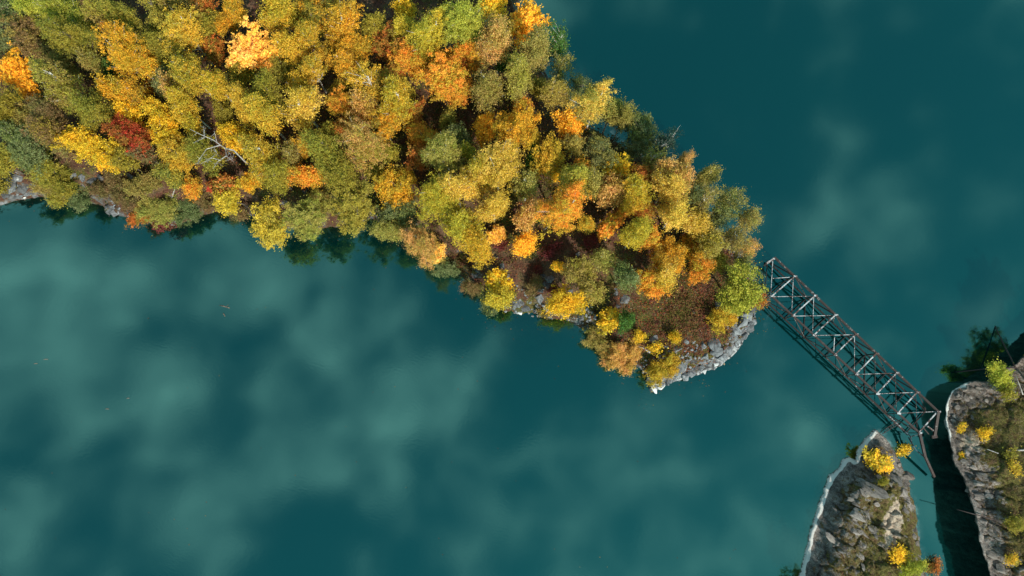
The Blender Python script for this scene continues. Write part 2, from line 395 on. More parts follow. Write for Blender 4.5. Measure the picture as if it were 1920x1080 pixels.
CLIFF = pxpoly([(1797, 717), (1782, 733), (1771, 757), (1768, 785), (1775, 830), (1781, 868), (1797, 905), (1808, 950), (1815, 1000), (1824, 1040), (1836, 1080),
    (1855, 1150), (1870, 1250), (2350, 1250), (2350, 500), (2200, 520), (2060, 560), (1985, 600), (1945, 640), (1910, 670), (1878, 694), (1850, 708), (1818, 712)], 2.4)


BED = np.array([math.sin(0.62), math.cos(0.62)])       # across the bedding of the rock
def strata(x, y, f):
    s = (x * BED[0] + y * BED[1]) * f + 1.5 * fbm(x * 0.35, y * 0.35, 3)
    fr = s - np.floor(s)
    return np.where(fr < 0.82, fr / 0.82, (1 - fr) / 0.18)
_CELL = np.random.RandomState(91).rand(5, 128, 128)
def plates(x, y, sx, sy, off=0.0):
    """broken rock slabs: per-slab height and tilt, plus the crack between slabs and a tone"""
    u = (x * BED[1] - y * BED[0]) / sx + off + 0.25 * fbm(x * .8, y * .8, 2); v = (x * BED[0] + y * BED[1]) / sy + off * 1.7 + 0.25 * fbm(x * .8 + 9, y * .8, 2)
    iu = np.floor(u).astype(int); iv = np.floor(v).astype(int)
    f1 = np.full(u.shape, 9.0); f2 = f1.copy(); hh = np.zeros_like(f1); tone = np.zeros_like(f1)
    for a in (-1, 0, 1):
        for b in (-1, 0, 1):
            ci = (iu + a) & 127; cj = (iv + b) & 127
            du = u - (iu + a + _CELL[0, ci, cj]); dv = v - (iv + b + _CELL[1, ci, cj]); dd = np.hypot(du, dv)
            h = _CELL[2, ci, cj] - 0.5 + (_CELL[3, ci, cj] - 0.5) * 1.1 * du + (_CELL[4, ci, cj] - 0.35) * 1.3 * dv
            near = dd < f1
            f2 = np.where(near, f1, np.minimum(f2, dd)); hh = np.where(near, h, hh); tone = np.where(near, _CELL[2, cj, ci], tone); f1 = np.where(near, dd, f1)
    return hh, 1 - sstep(0.02, 0.14, f2 - f1), tone
def slab(x, y, sx, sy, off, amp):
    h, c, _ = plates(x, y, sx, sy, off); return amp * h - 0.28 * c
TIP = px(1290, 590)[:2]; SHELF = px(985, 640)[:2]; SHELF2 = px(1385, 670)[:2]
def island_z(x, y):
    d = sdist(ISLAND, x, y) + 0.55 * fbm(x * 0.55, y * 0.55, 3)
    d = d + 0.45 * (np.floor(4 * vnoise(x * 1.1 + 40, y * 1.1)) / 4 - 0.4) * (1 - sstep(0, 2, np.abs(d)))
    tip = 1 - sstep(6, 15, np.hypot(x - TIP[0], y - TIP[1]))
    p = (4.6 + 2.2 * fbm(x * 0.09 + 3, y * 0.09, 3)) * (1 - tip) + 2.5 * tip
    up = p * (1 - np.exp(-np.maximum(d, 0) / (1.7 - 0.5 * tip)))
    up = up + np.clip(d, 0, 1) * (0.9 * fbm(x * 0.5, y * 0.5, 4) * (1 - 0.6 * tip) + 0.25 * fbm(x * 2.1, y * 2.1, 3) + (1 - sstep(1.2, 3.0, d)) * (0.2 * strata(x, y, 0.6) - 0.1 + slab(x, y, 1.5, 1.0, 7.1, 1.0)))
    sh = np.maximum(1 - sstep(2, 9, np.hypot(x - SHELF[0], y - SHELF[1])), 0.5 * (1 - sstep(1, 3.0, np.hypot(x - SHELF2[0], y - SHELF2[1]))))
    slope = 1.9 * (1 - sh) + 0.30 * sh
    return np.where(d > 0, up, np.maximum(d * slope, -9)), d

def west_side(x, y):
    return 1 - sstep(px(1640, 930)[0] - 0.6, px(1640, 930)[0] + 1.0, x)
def outcrop_z(x, y):
    d = sdist(OUTCROP, x, y) + 0.22 * fbm(x * 1.3, y * 1.3, 3) + 0.22 * (np.floor(4 * vnoise(x * 1.7, y * 1.7 + 11)) / 4 - 0.4)
    rim = sstep(0.0, 0.10, d) * 0.34 + sstep(0.65, 1.1, d) * 0.20
    top = 1.55 + 1.1 * fbm(x * 0.22 + 9, y * 0.22, 3)
    up = rim + sstep(0.8, 3.0, d) * top
    up = up + sstep(0.8, 1.8, d) * (0.10 * strata(x, y, 0.55) + 0.30 * fbm(x * 1.6, y * 1.6, 5, .6) - 0.05 + slab(x, y, 2.4, 1.7, 0.0, 0.7) + slab(x, y, 0.8, 0.6, 5.0, 0.28) * .7)
    return np.where(d > 0, up, np.maximum(np.where((d > -0.5) & (west_side(x, y) > .5), d * 1.1, np.where(west_side(x, y) > .5, -0.55 + (d + 0.5) * 5, d * 7)), -8)), d
def cliff_z(x, y):
    d = sdist(CLIFF, x, y) + 0.34 * fbm(x * 0.9, y * 0.9, 3) + 0.35 * (np.floor(4 * vnoise(x * 1.3, y * 1.3 + 31)) / 4 - 0.4)
    lip = 2.3 + 1.6 * sstep(-14, -30, y)
    up = lip * sstep(-0.02, 0.30, d) + sstep(0.3, 5.0, d) * (0.9 + 0.9 * fbm(x * 0.2, y * 0.2 + 4, 3))
    up = up + sstep(0.35, 1.2, d) * (0.10 * strata(x, y, 0.45) + 0.32 * fbm(x * 1.5, y * 1.5, 5, .6) - 0.05 + (slab(x, y, 2.6, 1.6, 3.3, 0.75) + slab(x, y, 0.9, 0.6, 1.0, 0.28) * .7) * (1 - 0.6 * sstep(3.5, 6, d)))
    return np.where(d > -0.02, up, np.maximum(d * 6, -8)), d

def ground_z(x, y):
    x = np.asarray(x, float); y = np.asarray(y, float)
    a, _ = island_z(x, y); b, _ = outcrop_z(x, y); c, _ = cliff_z(x, y)
    return np.maximum(np.maximum(a, b), c)

SLOPE = {}
def heightfield(name, fn, x0, x1, y0, y1, res, mat, attr_fn, zmin=-6, shear=None):
    xs = np.arange(x0, x1 + res / 2, res); ys = np.arange(y0, y1 + res / 2, res)
    X, Y = np.meshgrid(xs, ys); Z, D = fn(X.ravel(), Y.ravel())
    X = X.ravel(); Y = Y.ravel(); nx, ny = len(xs), len(ys)
    g = np.gradient(Z.reshape(ny, nx), res); SLOPE['v'] = np.hypot(g[0], g[1]).ravel()
    at = attr_fn(X, Y, Z, D)
    if shear: X, Y = shear(X, Y, Z, D)
    idx = np.arange(nx * ny).reshape(ny, nx)
    F = np.stack([idx[:-1, :-1].ravel(), idx[:-1, 1:].ravel(), idx[1:, 1:].ravel(), idx[1:, :-1].ravel()], 1)
    F = F[(Z[F] > zmin).any(1)]
    used = np.zeros(nx * ny, bool); used[F.ravel()] = True
    rm = np.cumsum(used) - 1
    me = mesh_np(name, np.stack([X, Y, Z], 1)[used], rm[F], mat, False, {k: ('POINT', v[used]) for k, v in at.items()})
    me.polygons.foreach_set('use_smooth', np.ones(len(me.polygons), bool))
    return add(name, me)

def island_attr(x, y, z, d):
    sl = 0.8 * SLOPE['v']
    rimdir = sstep(0.0, 1.6, (1.0 * (x - px(1210, 720)[0])))           # the bare tip
    rock = sstep(0.7, 1.5, sl) * (0.48 + 0.3 * rimdir) + rimdir * (1 - sstep(0.7, 1.7, d)) * 0.7
    lime = (1 - sstep(0.12, 0.35, z)) * (z > 0) * 0.55 * rimdir
    tipd = np.hypot(x - TIP[0], y - TIP[1]); mossy = (1 - sstep(5, 9, tipd)) * sstep(-0.08, 0.10, fbm(x * 0.45 + 7, y * 0.45, 3) + 0.06)
    _, ck, tn = plates(x, y, 1.5, 1.0, 7.1)
    return {'rock': rock - 0.3 * ck * sstep(.5, 1.5, d), 'lime': lime, 'mossy': mossy, 'crack': ck, 'tone': tn}
ground = tag(heightfield('ground', island_z, -84, 32, -14, 55, 0.27, GROUND, island_attr), kind='structure',
             label='leaf-covered rocky ground of the wooded peninsula')

def outcrop_attr(x, y, z, d):
    nse = fbm(x * 0.7, y * 0.7, 3)
    lime = (1 - sstep(0.36, 0.60, d + 0.5 * nse)) * (d > 0.02) * np.clip(west_side(x, y) + 0.35 * sstep(-21, -19, y), 0, 1)
    c1 = px(1672, 985, 1.8)[:2]; c2 = px(1680, 1065, 1.8)[:2]; c3 = px(1692, 1005, 1.8)[:2]
    sand = 1.3 * np.exp(-(((x - c1[0] - 0.25 * (y - c1[1])) / 1.0) ** 2 + ((y - c1[1]) / 2.8) ** 2))
    moss = 0.42 + 0.62 * np.exp(-(((x - c3[0]) / 3.3) ** 2 + ((y - c3[1]) / 4.8) ** 2)) + 0.50 * np.exp(-(((x - c2[0]) / 4.5) ** 2 + ((y - c2[1]) / 2.0) ** 2)) - 0.25 * (1 - sstep(1.0, 2.5, d))
    _, ck, tn = plates(x, y, 2.4, 1.7, 0.0); _, ck2, tn2 = plates(x, y, .8, .6, 5.0); ck = np.maximum(ck, .5 * ck2) * sstep(-.15, .1, fbm(x, y, 3)); tn = .6 * tn + .4 * tn2
    return {'lime': lime, 'sand': sand, 'moss': moss + 0.25 * ck, 'crack': ck * sstep(.8, 1.8, d), 'tone': tn}
outcrop = tag(heightfield('rock_outcrop', outcrop_z, 28, 54, -46, -14.5, 0.115, ROCK_WEST, outcrop_attr), kind='structure',
              label='low grey rock outcrop with a white lime rim along the water')

def cliff_attr(x, y, z, d):
    lime = (1 - sstep(0.38, 0.65, d + 0.5 * fbm(x, y, 3))) * sstep(-0.1, 0.12, d) * sstep(-18.5, -15.5, y) * (1 - sstep(0.0, 1.5, x - px(1795, 760, 1.6)[0]))
    lime = lime + 0.22 * (1 - sstep(0.3, 0.6, d)) * (d > 0)
    moss = 0.62 * sstep(2.2, 4.6, d + 1.2 * fbm(x * 0.4, y * 0.4, 3)) + 0.30 * sstep(0, 2.5, d)
    sand = 0.62 * np.exp(-(((x - px(1815, 825, 2)[0]) / 2.4) ** 2 + ((y - px(1815, 825, 2)[1]) / 1.3) ** 2))
    _, ck, tn = plates(x, y, 2.6, 1.6, 3.3); _, ck2, tn2 = plates(x, y, .9, .6, 1.0); ck = np.maximum(ck, .5 * ck2) * sstep(-.15, .1, fbm(x, y, 3)); tn = .6 * tn + .4 * tn2
    return {'lime': lime, 'sand': sand, 'moss': moss + 0.2 * ck, 'crack': ck * sstep(.3, 1.2, d), 'tone': tn}
def cliff_shear(x, y, z, d):
    lip = 2.3 + 1.6 * sstep(-14, -30, y)
    under = np.clip(lip - z, 0, 6) * (d < 0.3)
    return x + 0.72 * under, y - 0.12 * under
cliff = tag(heightfield('cliff', cliff_z, 46, 84, -46, 3, 0.125, ROCK_EAST, cliff_attr, -5, cliff_shear), kind='structure',
            label='grey and ochre cliff top with dry grass beside the dark channel')

# ------------------------------------------------------------------ water
def make_water():
    def axis(a, b, r, far):
        return np.concatenate([np.array([-far, -far * .5, -far * .25]), np.arange(a, b + r / 2, r), np.array([far * .25, far * .5, far])])
    xs = axis(-90, 90, 0.45, 900); ys = axis(-50, 60, 0.45, 900)
    X, Y = np.meshgrid(xs, ys); X = X.ravel(); Y = Y.ravel()
    dep = np.maximum(0, -np.maximum(island_z(X, Y)[0], outcrop_z(X, Y)[0])); dep[sdist(CLIFF, X, Y) > -3.5] = 30; dep[(np.abs(X) > 90) | (np.abs(Y) > 60)] = 30
    nx, ny = len(xs), len(ys); idx = np.arange(nx * ny).reshape(ny, nx)
    F = np.stack([idx[:-1, :-1].ravel(), idx[:-1, 1:].ravel(), idx[1:, 1:].ravel(), idx[1:, :-1].ravel()], 1)
    me = mesh_np('water', np.stack([X, Y, np.zeros_like(X)], 1), F, WATER, True, {'clear': ('POINT', 0.92 * np.exp(-dep * 1.05))})
    return tag(add('water', me), kind='structure', label='still teal quarry lake reflecting broken cloud')
make_water()

# ------------------------------------------------------------------ stones
def rock_mesh(name, seed, mat, flat=0.6, n=13):
    r = np.random.RandomState(seed); bm = bmesh.new()
    P = r.normal(size=(n, 3)); P /= np.linalg.norm(P, axis=1)[:, None]; P *= (0.8 + 0.3 * r.rand(n, 1))
    P *= np.array([1.0, 0.72 + 0.25 * r.rand(), flat])
    for p in P: bm.verts.new(p)
    res = bmesh.ops.convex_hull(bm, input=bm.verts)
    junk = [e for e in res['geom_unused'] + res['geom_interior'] if isinstance(e, bmesh.types.BMVert)]
    if junk: bmesh.ops.delete(bm, geom=list(set(junk)), context='VERTS')
    bmesh.ops.bevel(bm, geom=list(bm.edges), offset=0.05, segments=1, affect='EDGES', profile=0.5)
    me = bpy.data.meshes.new(name); bm.to_mesh(me); bm.free(); me.materials.append(mat); return me
ROCKS = [rock_mesh('rock', 100 + i, STONE, 0.5 + 0.04 * i) for i in range(8)]
ROCKS_W = [rock_mesh('rock', 200 + i, STONE_WHITE, 0.34) for i in range(4)]
ROCKS_D = [rock_mesh('rock', 500 + i, STONE_DARK, 0.5) for i in range(6)]
ROCKS_B = [rock_mesh('rock', 400 + i, STONE_WARM, 0.5) for i in range(6)]
ROCKS_S = [rock_mesh('rock', 300 + i, STONE_SUNK, 0.30) for i in range(4)]
rr = np.random.RandomState(77)
def place_rock(x, y, size, parent, meshes=ROCKS, z=None, sink=0.25, rot=None, stretch=None):
    p = px(x, y, 1.0) if z is None else px(x, y, z)
    for _ in range(3):
        g = float(ground_z(p[0], p[1])); p = px(x, y, max(g, 0) if z is None else z)
    zz = g if z is None else z
    if z is None and g < 0.12: return None
    if parent.name == 'cliff' and float(sdist(CLIFF, p[0:1], p[1:2])[0]) < 0.9: return None
    o = bpy.data.objects.new('rock', meshes[rr.randint(len(meshes))]); link(o, parent)
    o.location = (p[0], p[1], zz - size * sink + 0.12 * size)
    o.rotation_euler = (rr.uniform(-.35, .35), rr.uniform(-.35, .35), rr.uniform(0, 6.28) if rot is None else rot)
    s = size * rr.uniform(0.85, 1.15); st = stretch or (1, 1, 1)
    o.scale = (s * st[0], s * st[1], s * st[2])
    return o
# (px, py, radius in metres)
for (x, y, s) in [(1400, 590, .9), (1412, 600, .75), (1388, 606, .95), (1403, 614, .95), (1378, 618, .8), (1392, 628, .85), (1370, 632, .9), (1380, 642, .7), (1360, 645, .75),
                  (1338, 648, 1.15), (1344, 660, .75), (1352, 668, .65), (1366, 656, .6), (1322, 668, .7), (1330, 680, .8), (1312, 690, .65), (1280, 684, .9),
                  (1298, 700, .6), (1285, 704, .6), (1270, 702, .7), (1268, 716, .55), (1250, 716, .6), (1272, 655, .55), (1318, 645, .5),
                  (1344, 575, .65), (1222, 712, .6), (1216, 694, .6), (1340, 698, .45), (1225, 636, .5), (1286, 640, .45)]:
    place_rock(x, y, s * 1.12, ground, sink=0.1)
for (x, y, s) in [(1228, 728, .75), (1240, 724, .6), (1256, 720, .5), (1275, 714, .5), (1304, 705, .55), (1322, 694, .5), (1342, 682, .5), (1376, 652, .5), (1384, 646, .45), (1232, 720, .5), (1406, 588, .5)]:
    place_rock(x, y, s * 0.95, ground, ROCKS_W)
for (x, y, s) in [(1365, 682, 1.0), (1358, 674, .8), (1318, 712, .9), (1306, 722, .7), (1290, 728, .7), (1240, 742, .7), (960, 612, .7), (985, 606, .6), (940, 605, .5), (965, 630, .6), (975, 625, .5),
                  (935, 620, .5), (955, 652, .5), (1000, 615, .5), (1030, 620, .5), (920, 600, .5), (985, 660, .45), (1075, 640, .45)]:
    p = px(x, y); o = place_rock(x, y, s, ground, ROCKS_S, z=-0.28 - 0.12 * rr.rand(), sink=0.1)
for (x, y, s) in [(972, 566, 1.0), (985, 577, .8), (962, 560, .7), (1005, 582, .6), (1013, 560, .7), (1020, 570, .6), (1026, 580, .6), (1012, 545, .6), (1024, 534, .8), (1030, 522, .7), (1018, 518, .5), (1035, 600, .4),
                  (1082, 606, .5), (1096, 612, .5), (1090, 602, .45), (1104, 622, .5), (1088, 594, .5), (1066, 598, .4), (1046, 600, .35), (950, 575, .5), (898, 505, .65), (893, 515, .5), (840, 475, .5), (830, 468, .4),
                  (742, 458, .55), (748, 465, .4), (1100, 655, .5), (1112, 652, .5), (1130, 648, .5), (1170, 560, .7), (1160, 572, .6), (1152, 548, .6), (1085, 478, .5), (1300, 585, .35),
                  (20, 322, 1.0), (34, 330, .9), (8, 340, .9), (25, 348, 1.1), (45, 352, .9), (12, 360, 1.0), (35, 365, .8), (52, 362, .6), (5, 374, .8), (-10, 350, 1.0),
                  (205, 388, 1.0), (216, 398, .8), (228, 408, .5), (236, 414, .45), (175, 338, .8), (155, 333, .7), (190, 332, .7), (222, 325, .6), (245, 330, .6), (140, 328, .4),
                  (468, 400, .5), (462, 410, .5), (508, 368, .6), (535, 378, .5), (572, 356, .5), (930, 482, .5), (940, 500, .6), (950, 520, .6), (1070, 545, .4), (1128, 560, .5)]:
    place_rock(x, y, s * 1.0, ground, ROCKS_D, sink=0.12)
for (x, y, s) in [(975, 586, .4), (988, 588, .35), (960, 584, .3), (1088, 616, .35), (1098, 624, .3), (1040, 596, .3), (46, 366, .5), (30, 335, .4), (232, 416, .35), (134, 330, .35)]:
    place_rock(x, y, s, ground, ROCKS_W)
for (x, y, s, st) in [(1640, 920, 1.0, (1.4, .7, .7)), (1614, 968, 1.1, (1.3, .8, .8)), (1618, 930, 1.0, (1.3, .7, .7)), (1635, 990, .5, (1, .8, 1)), (1675, 900, 1.0, (1.2, .8, .6)), (1690, 922, .9, (1, .9, .7)), (1700, 890, .9, (1.2, .8, .7)),
                      (1645, 945, .5, (1, .7, .9)), (1660, 925, .4, (1, .6, .9)), (1672, 928, .35, (1, .7, .9)), (1620, 905, .6, (1.4, .6, .7)), (1600, 900, .5, (1.2, .7, .7)), (1630, 895, .55, (1.4, .5, .7)),
                      (1622, 1002, .5, (1.2, .6, .7)), (1704, 938, .4, (1, .7, .9)), (1590, 880, .45, (1, .7, .8)), (1608, 945, .7, (1.3, .6, .7)), (1664, 865, .45, (1.2, .7, .7)), (1690, 868, .45, (1.2, .6, .7)), (1570, 960, .5, (1.4, .6, .5)), (1560, 1010, .6, (1.4, .6, .5))]:
    place_rock(x, y, s * 1.15, outcrop, ROCKS_B, sink=0.25, rot=-0.62 + rr.uniform(-.25, .25), stretch=st)
for (x, y, s, st) in [(1840, 735, .8, (1.3, .7, .5)), (1815, 745, .7, (1.2, .8, .5)), (1830, 905, .7, (1.3, .6, .7)), (1845, 930, .9, (1.3, .7, .6)), (1850, 955, .6, (1.2, .6, .9)), (1838, 980, .7, (1, .7, .8)), (1832, 1005, .8, (.9, .8, .8)),
                      (1855, 975, .5, (1.2, .6, .8)), (1862, 1000, .6, (1.3, .6, .7)), (1845, 1030, 1.0, (1.3, .7, .6)), (1868, 1040, .9, (1.2, .7, .7)), (1855, 1065, .9, (1.3, .7, .7)), (1880, 1068, .8, (1.2, .8, .7)), (1818, 890, .5, (1.2, .6, .6)),
                      (1826, 925, .5, (1.2, .6, .6)), (1870, 945, .6, (1.3, .6, .6)), (1875, 1010, .5, (1.2, .6, .7)), (1830, 1055, .6, (1, .7, .8)), (1890, 745, .7, (1.3, .6, .5)), (1905, 755, .6, (1.2, .6, .5))]:
    place_rock(x, y, s * 1.1, cliff, ROCKS_B, sink=0.3, rot=-0.5 + rr.uniform(-.25, .25), stretch=st)

for i in range(150):       # broken blocks over both rocks
    if i < 80: x, y, par, mats = rr.uniform(1530, 1725), rr.uniform(870, 1075), outcrop, ROCKS_B
    else: x, y, par, mats = rr.uniform(1785, 1880), rr.uniform(720, 1075), cliff, ROCKS_B
    p = px(x, y, 2.2); dd = float(sdist(OUTCROP if i < 80 else CLIFF, p[0:1], p[1:2])[0])
    if dd < 1.0 or (i >= 80 and dd > 4.5) or (i < 80 and math.hypot(x - 1672, (y - 985) / 2) < 26): continue
    place_rock(x, y, rr.uniform(0.30, 0.62), par, mats, sink=0.3, rot=-0.6 + rr.uniform(-.5, .5), stretch=(1.3, .8, .8))

def scree():
    """small stones between the boulders, too many and too small to pick apart"""
    r = np.random.RandomState(5); V = []; F = []; n = 0
    src = [np.array([v.co[:] for v in m.vertices]) for m in ROCKS[:4]]; sf = [[tuple(p.vertices) for p in m.polygons] for m in ROCKS[:4]]
    spots = [((1085, 608), 30, 120), ((985, 580), 45, 110), ((1310, 690), 50, 130), ((1385, 620), 35, 120), ((1230, 690), 40, 100), ((20, 350), 40, 90), ((225, 405), 22, 50), ((1040, 595), 30, 70)]
    for (c, rad, k) in spots:
        for _ in range(k):
            a = r.uniform(0, 6.28); q = rad * math.sqrt(r.rand()); p = px(c[0] + q * math.cos(a), c[1] + q * math.sin(a))
            g = float(ground_z(p[0], p[1]))
            if g < -0.15: continue
            i = r.randint(4); s = r.uniform(0.08, 0.26); w = r.uniform(0, 6.28)
            R = np.array([[math.cos(w), -math.sin(w), 0], [math.sin(w), math.cos(w), 0], [0, 0, 1]])
            V.append(src[i] * s @ R.T + np.array([p[0], p[1], g + 0.1 * s])); F += [tuple(n + j for j in f) for f in sf[i]]; n += len(src[i])
    me = mesh_np('scree', np.concatenate(V), F, STONE)
    tag(add('scree', me), 'small grey stones scattered along the rocky shore', 'stones', kind='stuff')
scree()

# ------------------------------------------------------------------ trees
def leaves_np(r, centers, n, sd, size, up=0.55, flat=0.7):
    """n leaves gathered round twig ends; returns verts, faces, tint, clump"""
    k = r.randint(len(centers), size=n)
    c = centers[k] + r.normal(size=(n, 3)) * sd * (0.55 + r.exponential(0.5, (n, 1))) * np.array([1, 1, flat])
    nrm = r.normal(size=(n, 3)); nrm /= np.linalg.norm(nrm, axis=1)[:, None]; nrm = nrm * (1 - up) + np.array([0.05, -0.2, 1.0]) * up
    nrm /= np.linalg.norm(nrm, axis=1)[:, None]
    t = np.cross(nrm, r.normal(size=(n, 3))); t /= np.linalg.norm(t, axis=1)[:, None] + 1e-9; b = np.cross(nrm, t)
    s = size * r.uniform(0.6, 1.25, (n, 1))
    V = np.stack([c - t * s * .62, c + b * s * .40 - t * s * .05, c + t * s * .62, c - b * s * .40 - t * s * .05], 1).reshape(-1, 3)
    F = np.arange(4 * n).reshape(n, 4)
    return V, F, r.rand(n), k

def make_tree(seed, style, rx, h):
    """returns (leaf mesh, wood mesh) of a tree of height h and crown radius rx standing at the origin"""
    r = np.random.RandomState(seed); wood = MB()
    P = dict(birch=(66, 9, 0.105, 0.36, 0.66, 21000), broad=(54, 9, 0.12, 0.35, 0.63, 21000), maple=(38, 8, 0.19, 0.36, 0.60, 9500), sparse=(54, 6, 0.105, 0.42, 0.60, 9000), bush=(30, 8, 0.10, 0.46, 0.52, 12000), wisp=(24, 6, 0.13, 0.44, 0.54, 1700))[style]
    ncl, ntw, ls, vr, zc, nl = P
    rz = vr * h; zc = zc * h
    nl = int(nl * (rx / 2.4) ** 1.6 * (1.0 if style not in ('bush', 'wisp') else 2.1))
    ph = r.uniform(0, 6.28, 4); am = r.uniform(0.08, 0.2, 4)
    nlb = r.randint(2, 5) if style not in ('bush', 'wisp') else r.randint(1, 4)
    lob = [(r.uniform(.25, .5) * math.cos(6.28 * i / nlb + ph[1] + r.uniform(-.4, .4)), r.uniform(.25, .5) * math.sin(6.28 * i / nlb + ph[1] + r.uniform(-.4, .4)), r.uniform(-.45, .35), r.uniform(.5, .78)) for i in range(nlb)]
    C = []
    while len(C) < ncl:
        lb = lob[r.randint(nlb)]
        d = r.normal(size=3); d /= np.linalg.norm(d); q = r.rand() ** 0.42
        if d[2] < -0.75: continue
        az = math.atan2(d[1], d[0]); m = 1 + sum(am[i] * math.sin((i + 1) * az + ph[i]) for i in range(4))
        zz = d[2] * q; prof = 1.0
        if style in ('birch', 'sparse'): prof = 1.0 - 0.35 * max(zz, 0) - 0.25 * max(-zz, 0)
        C.append(((lb[0] + d[0] * q * lb[3] * m * prof) * rx * 0.86, (lb[1] + d[1] * q * lb[3] * m * prof) * rx * 0.86, zc + (lb[2] + zz * 0.72) * rz * (0.85 + 0.3 * r.rand())))
    C = np.array(C); cr = rx * (0.175 if style != 'maple' else 0.22)
    T = (C[:, None, :] + r.normal(size=(ncl, ntw, 3)) * cr * 0.92 * np.array([1, 1, 0.75])).reshape(-1, 3)
    clv = np.clip(0.5 + 0.42 * r.normal(size=ncl) * 0.6, 0, 1)
    V, F, tint, k = leaves_np(r, T, nl, 0.10 + 0.04 * rx / 2.4, ls, 0.5 if style != 'maple' else 0.62)
    cl = np.clip(clv[k // ntw] + 0.12 * r.normal(size=nl), 0, 1)
    leaf = mesh_np('crown', V, F, LEAF, False, {'tint': ('FACE', tint), 'clump': ('FACE', cl)})
    r0 = 0.045 + 0.010 * h
    if style in ('bush', 'wisp'):
        for i in range(9):
            c = C[r.randint(ncl)]; wood.tube([(0, 0, -0.3), (c[0] * .35, c[1] * .35, c[2] * .5), tuple(c)], [0.035, 0.025, 0.008], 4)
    else:
        tx, ty = r.normal(size=2) * 0.05 * h; tz = zc + 0.62 * rz; trunk = []
        for i in range(7):
            f = i / 6; trunk.append((tx * f * f + 0.02 * h * math.sin(3 * f + ph[0]) * f, ty * f * f, -0.4 + f * (tz + 0.4)))
        wood.tube(trunk, [r0 * (1 - 0.85 * i / 6) for i in range(7)], 7)
        for c in C[:int(ncl * 0.75)]:
            rad = math.hypot(c[0], c[1]); z0 = min(max(c[2] - 0.9 * rad - 0.04 * h, 0.22 * h), tz * 0.95); f = (z0 + 0.4) / (tz + 0.4)
            s = np.array([tx * f * f + 0.02 * h * math.sin(3 * f + ph[0]) * f, ty * f * f, z0]); rr_ = r0 * (1 - 0.85 * f) * 0.55 + 0.012
            mid = s * 0.5 + c * 0.5 + np.array([0, 0, -0.05 * rad]) + r.normal(size=3) * 0.06 * rad
            wood.tube([tuple(s), tuple(mid), tuple(c), tuple(c + (c - mid) * (0.5 if style in ('birch', 'sparse') else 0.25))], [rr_, rr_ * .62, rr_ * .32, 0.008], 5, False)
    return leaf, (wood.v, wood.f)

PROTO = {}
def proto(style, size, var, bark):
    key = (style, size, var)
    if key not in PROTO:
        rx, h = dict(S=(1.35, 5.4), M=(1.95, 8.2), L=(2.75, 11.5))[size]
        if style in ('bush', 'wisp'): rx, h = dict(S=(0.75, 1.3), M=(1.2, 2.1), L=(1.7, 3.2))[size]
        leaf, (wv, wf) = make_tree(hash((style == 'birch', style == 'maple', size == 'L')) % 7 + 1000 + 37 * var + 401 * 'SML'.index(size) + 1709 * ('birch broad maple sparse bush wisp'.split().index(style)), style, rx, h)
        PROTO[key] = (leaf, wv, wf, rx, h, {})
    leaf, wv, wf, rx, h, woods = PROTO[key]
    if bark.name not in woods: woods[bark.name] = mesh_np('trunk', wv, wf, bark, True)
    return leaf, woods[bark.name], rx, h

# colour code: lit colour, second colour, words
PAL = {
 'Y': ((240, 198, 46), (196, 168, 48), 'bright yellow'), 'G': ((228, 176, 48), (186, 150, 46), 'golden'), 'P': ((226, 194, 86), (200, 168, 58), 'straw yellow'),
 'O': ((228, 158, 54), (190, 160, 54), 'orange'), 'D': ((190, 116, 48), (150, 122, 50), 'rust orange'), 'R': ((192, 84, 50), (160, 112, 50), 'scarlet'),
 'V': ((160, 146, 52), (134, 128, 50), 'olive green'), 'L': ((186, 182, 68), (152, 156, 56), 'lime green'), 'S': ((118, 126, 82), (98, 110, 62), 'sage green'),
 'B': ((138, 110, 72), (118, 108, 60), 'russet brown'), 'K': ((212, 166, 96), (190, 154, 72), 'pinkish tan'), 'E': ((66, 108, 48), (90, 112, 42), 'leaf green'),
 'M': ((116, 52, 48), (100, 56, 42), 'dark crimson'), 'F': ((244, 198, 98), (238, 186, 78), 'peach yellow'), 'T': ((164, 144, 76), (144, 132, 64), 'tan olive'),
 'W': ((214, 176, 54), (180, 158, 52), 'mustard'), 'Q': ((206, 184, 58), (172, 160, 50), 'lemon green'), 'U': ((164, 152, 76), (140, 138, 62), 'khaki'),
 'A': ((248, 196, 60), (232, 176, 52), 'amber'), 'Z': ((62, 84, 72), (50, 74, 60), 'dull dark green')}
LK = 1.3
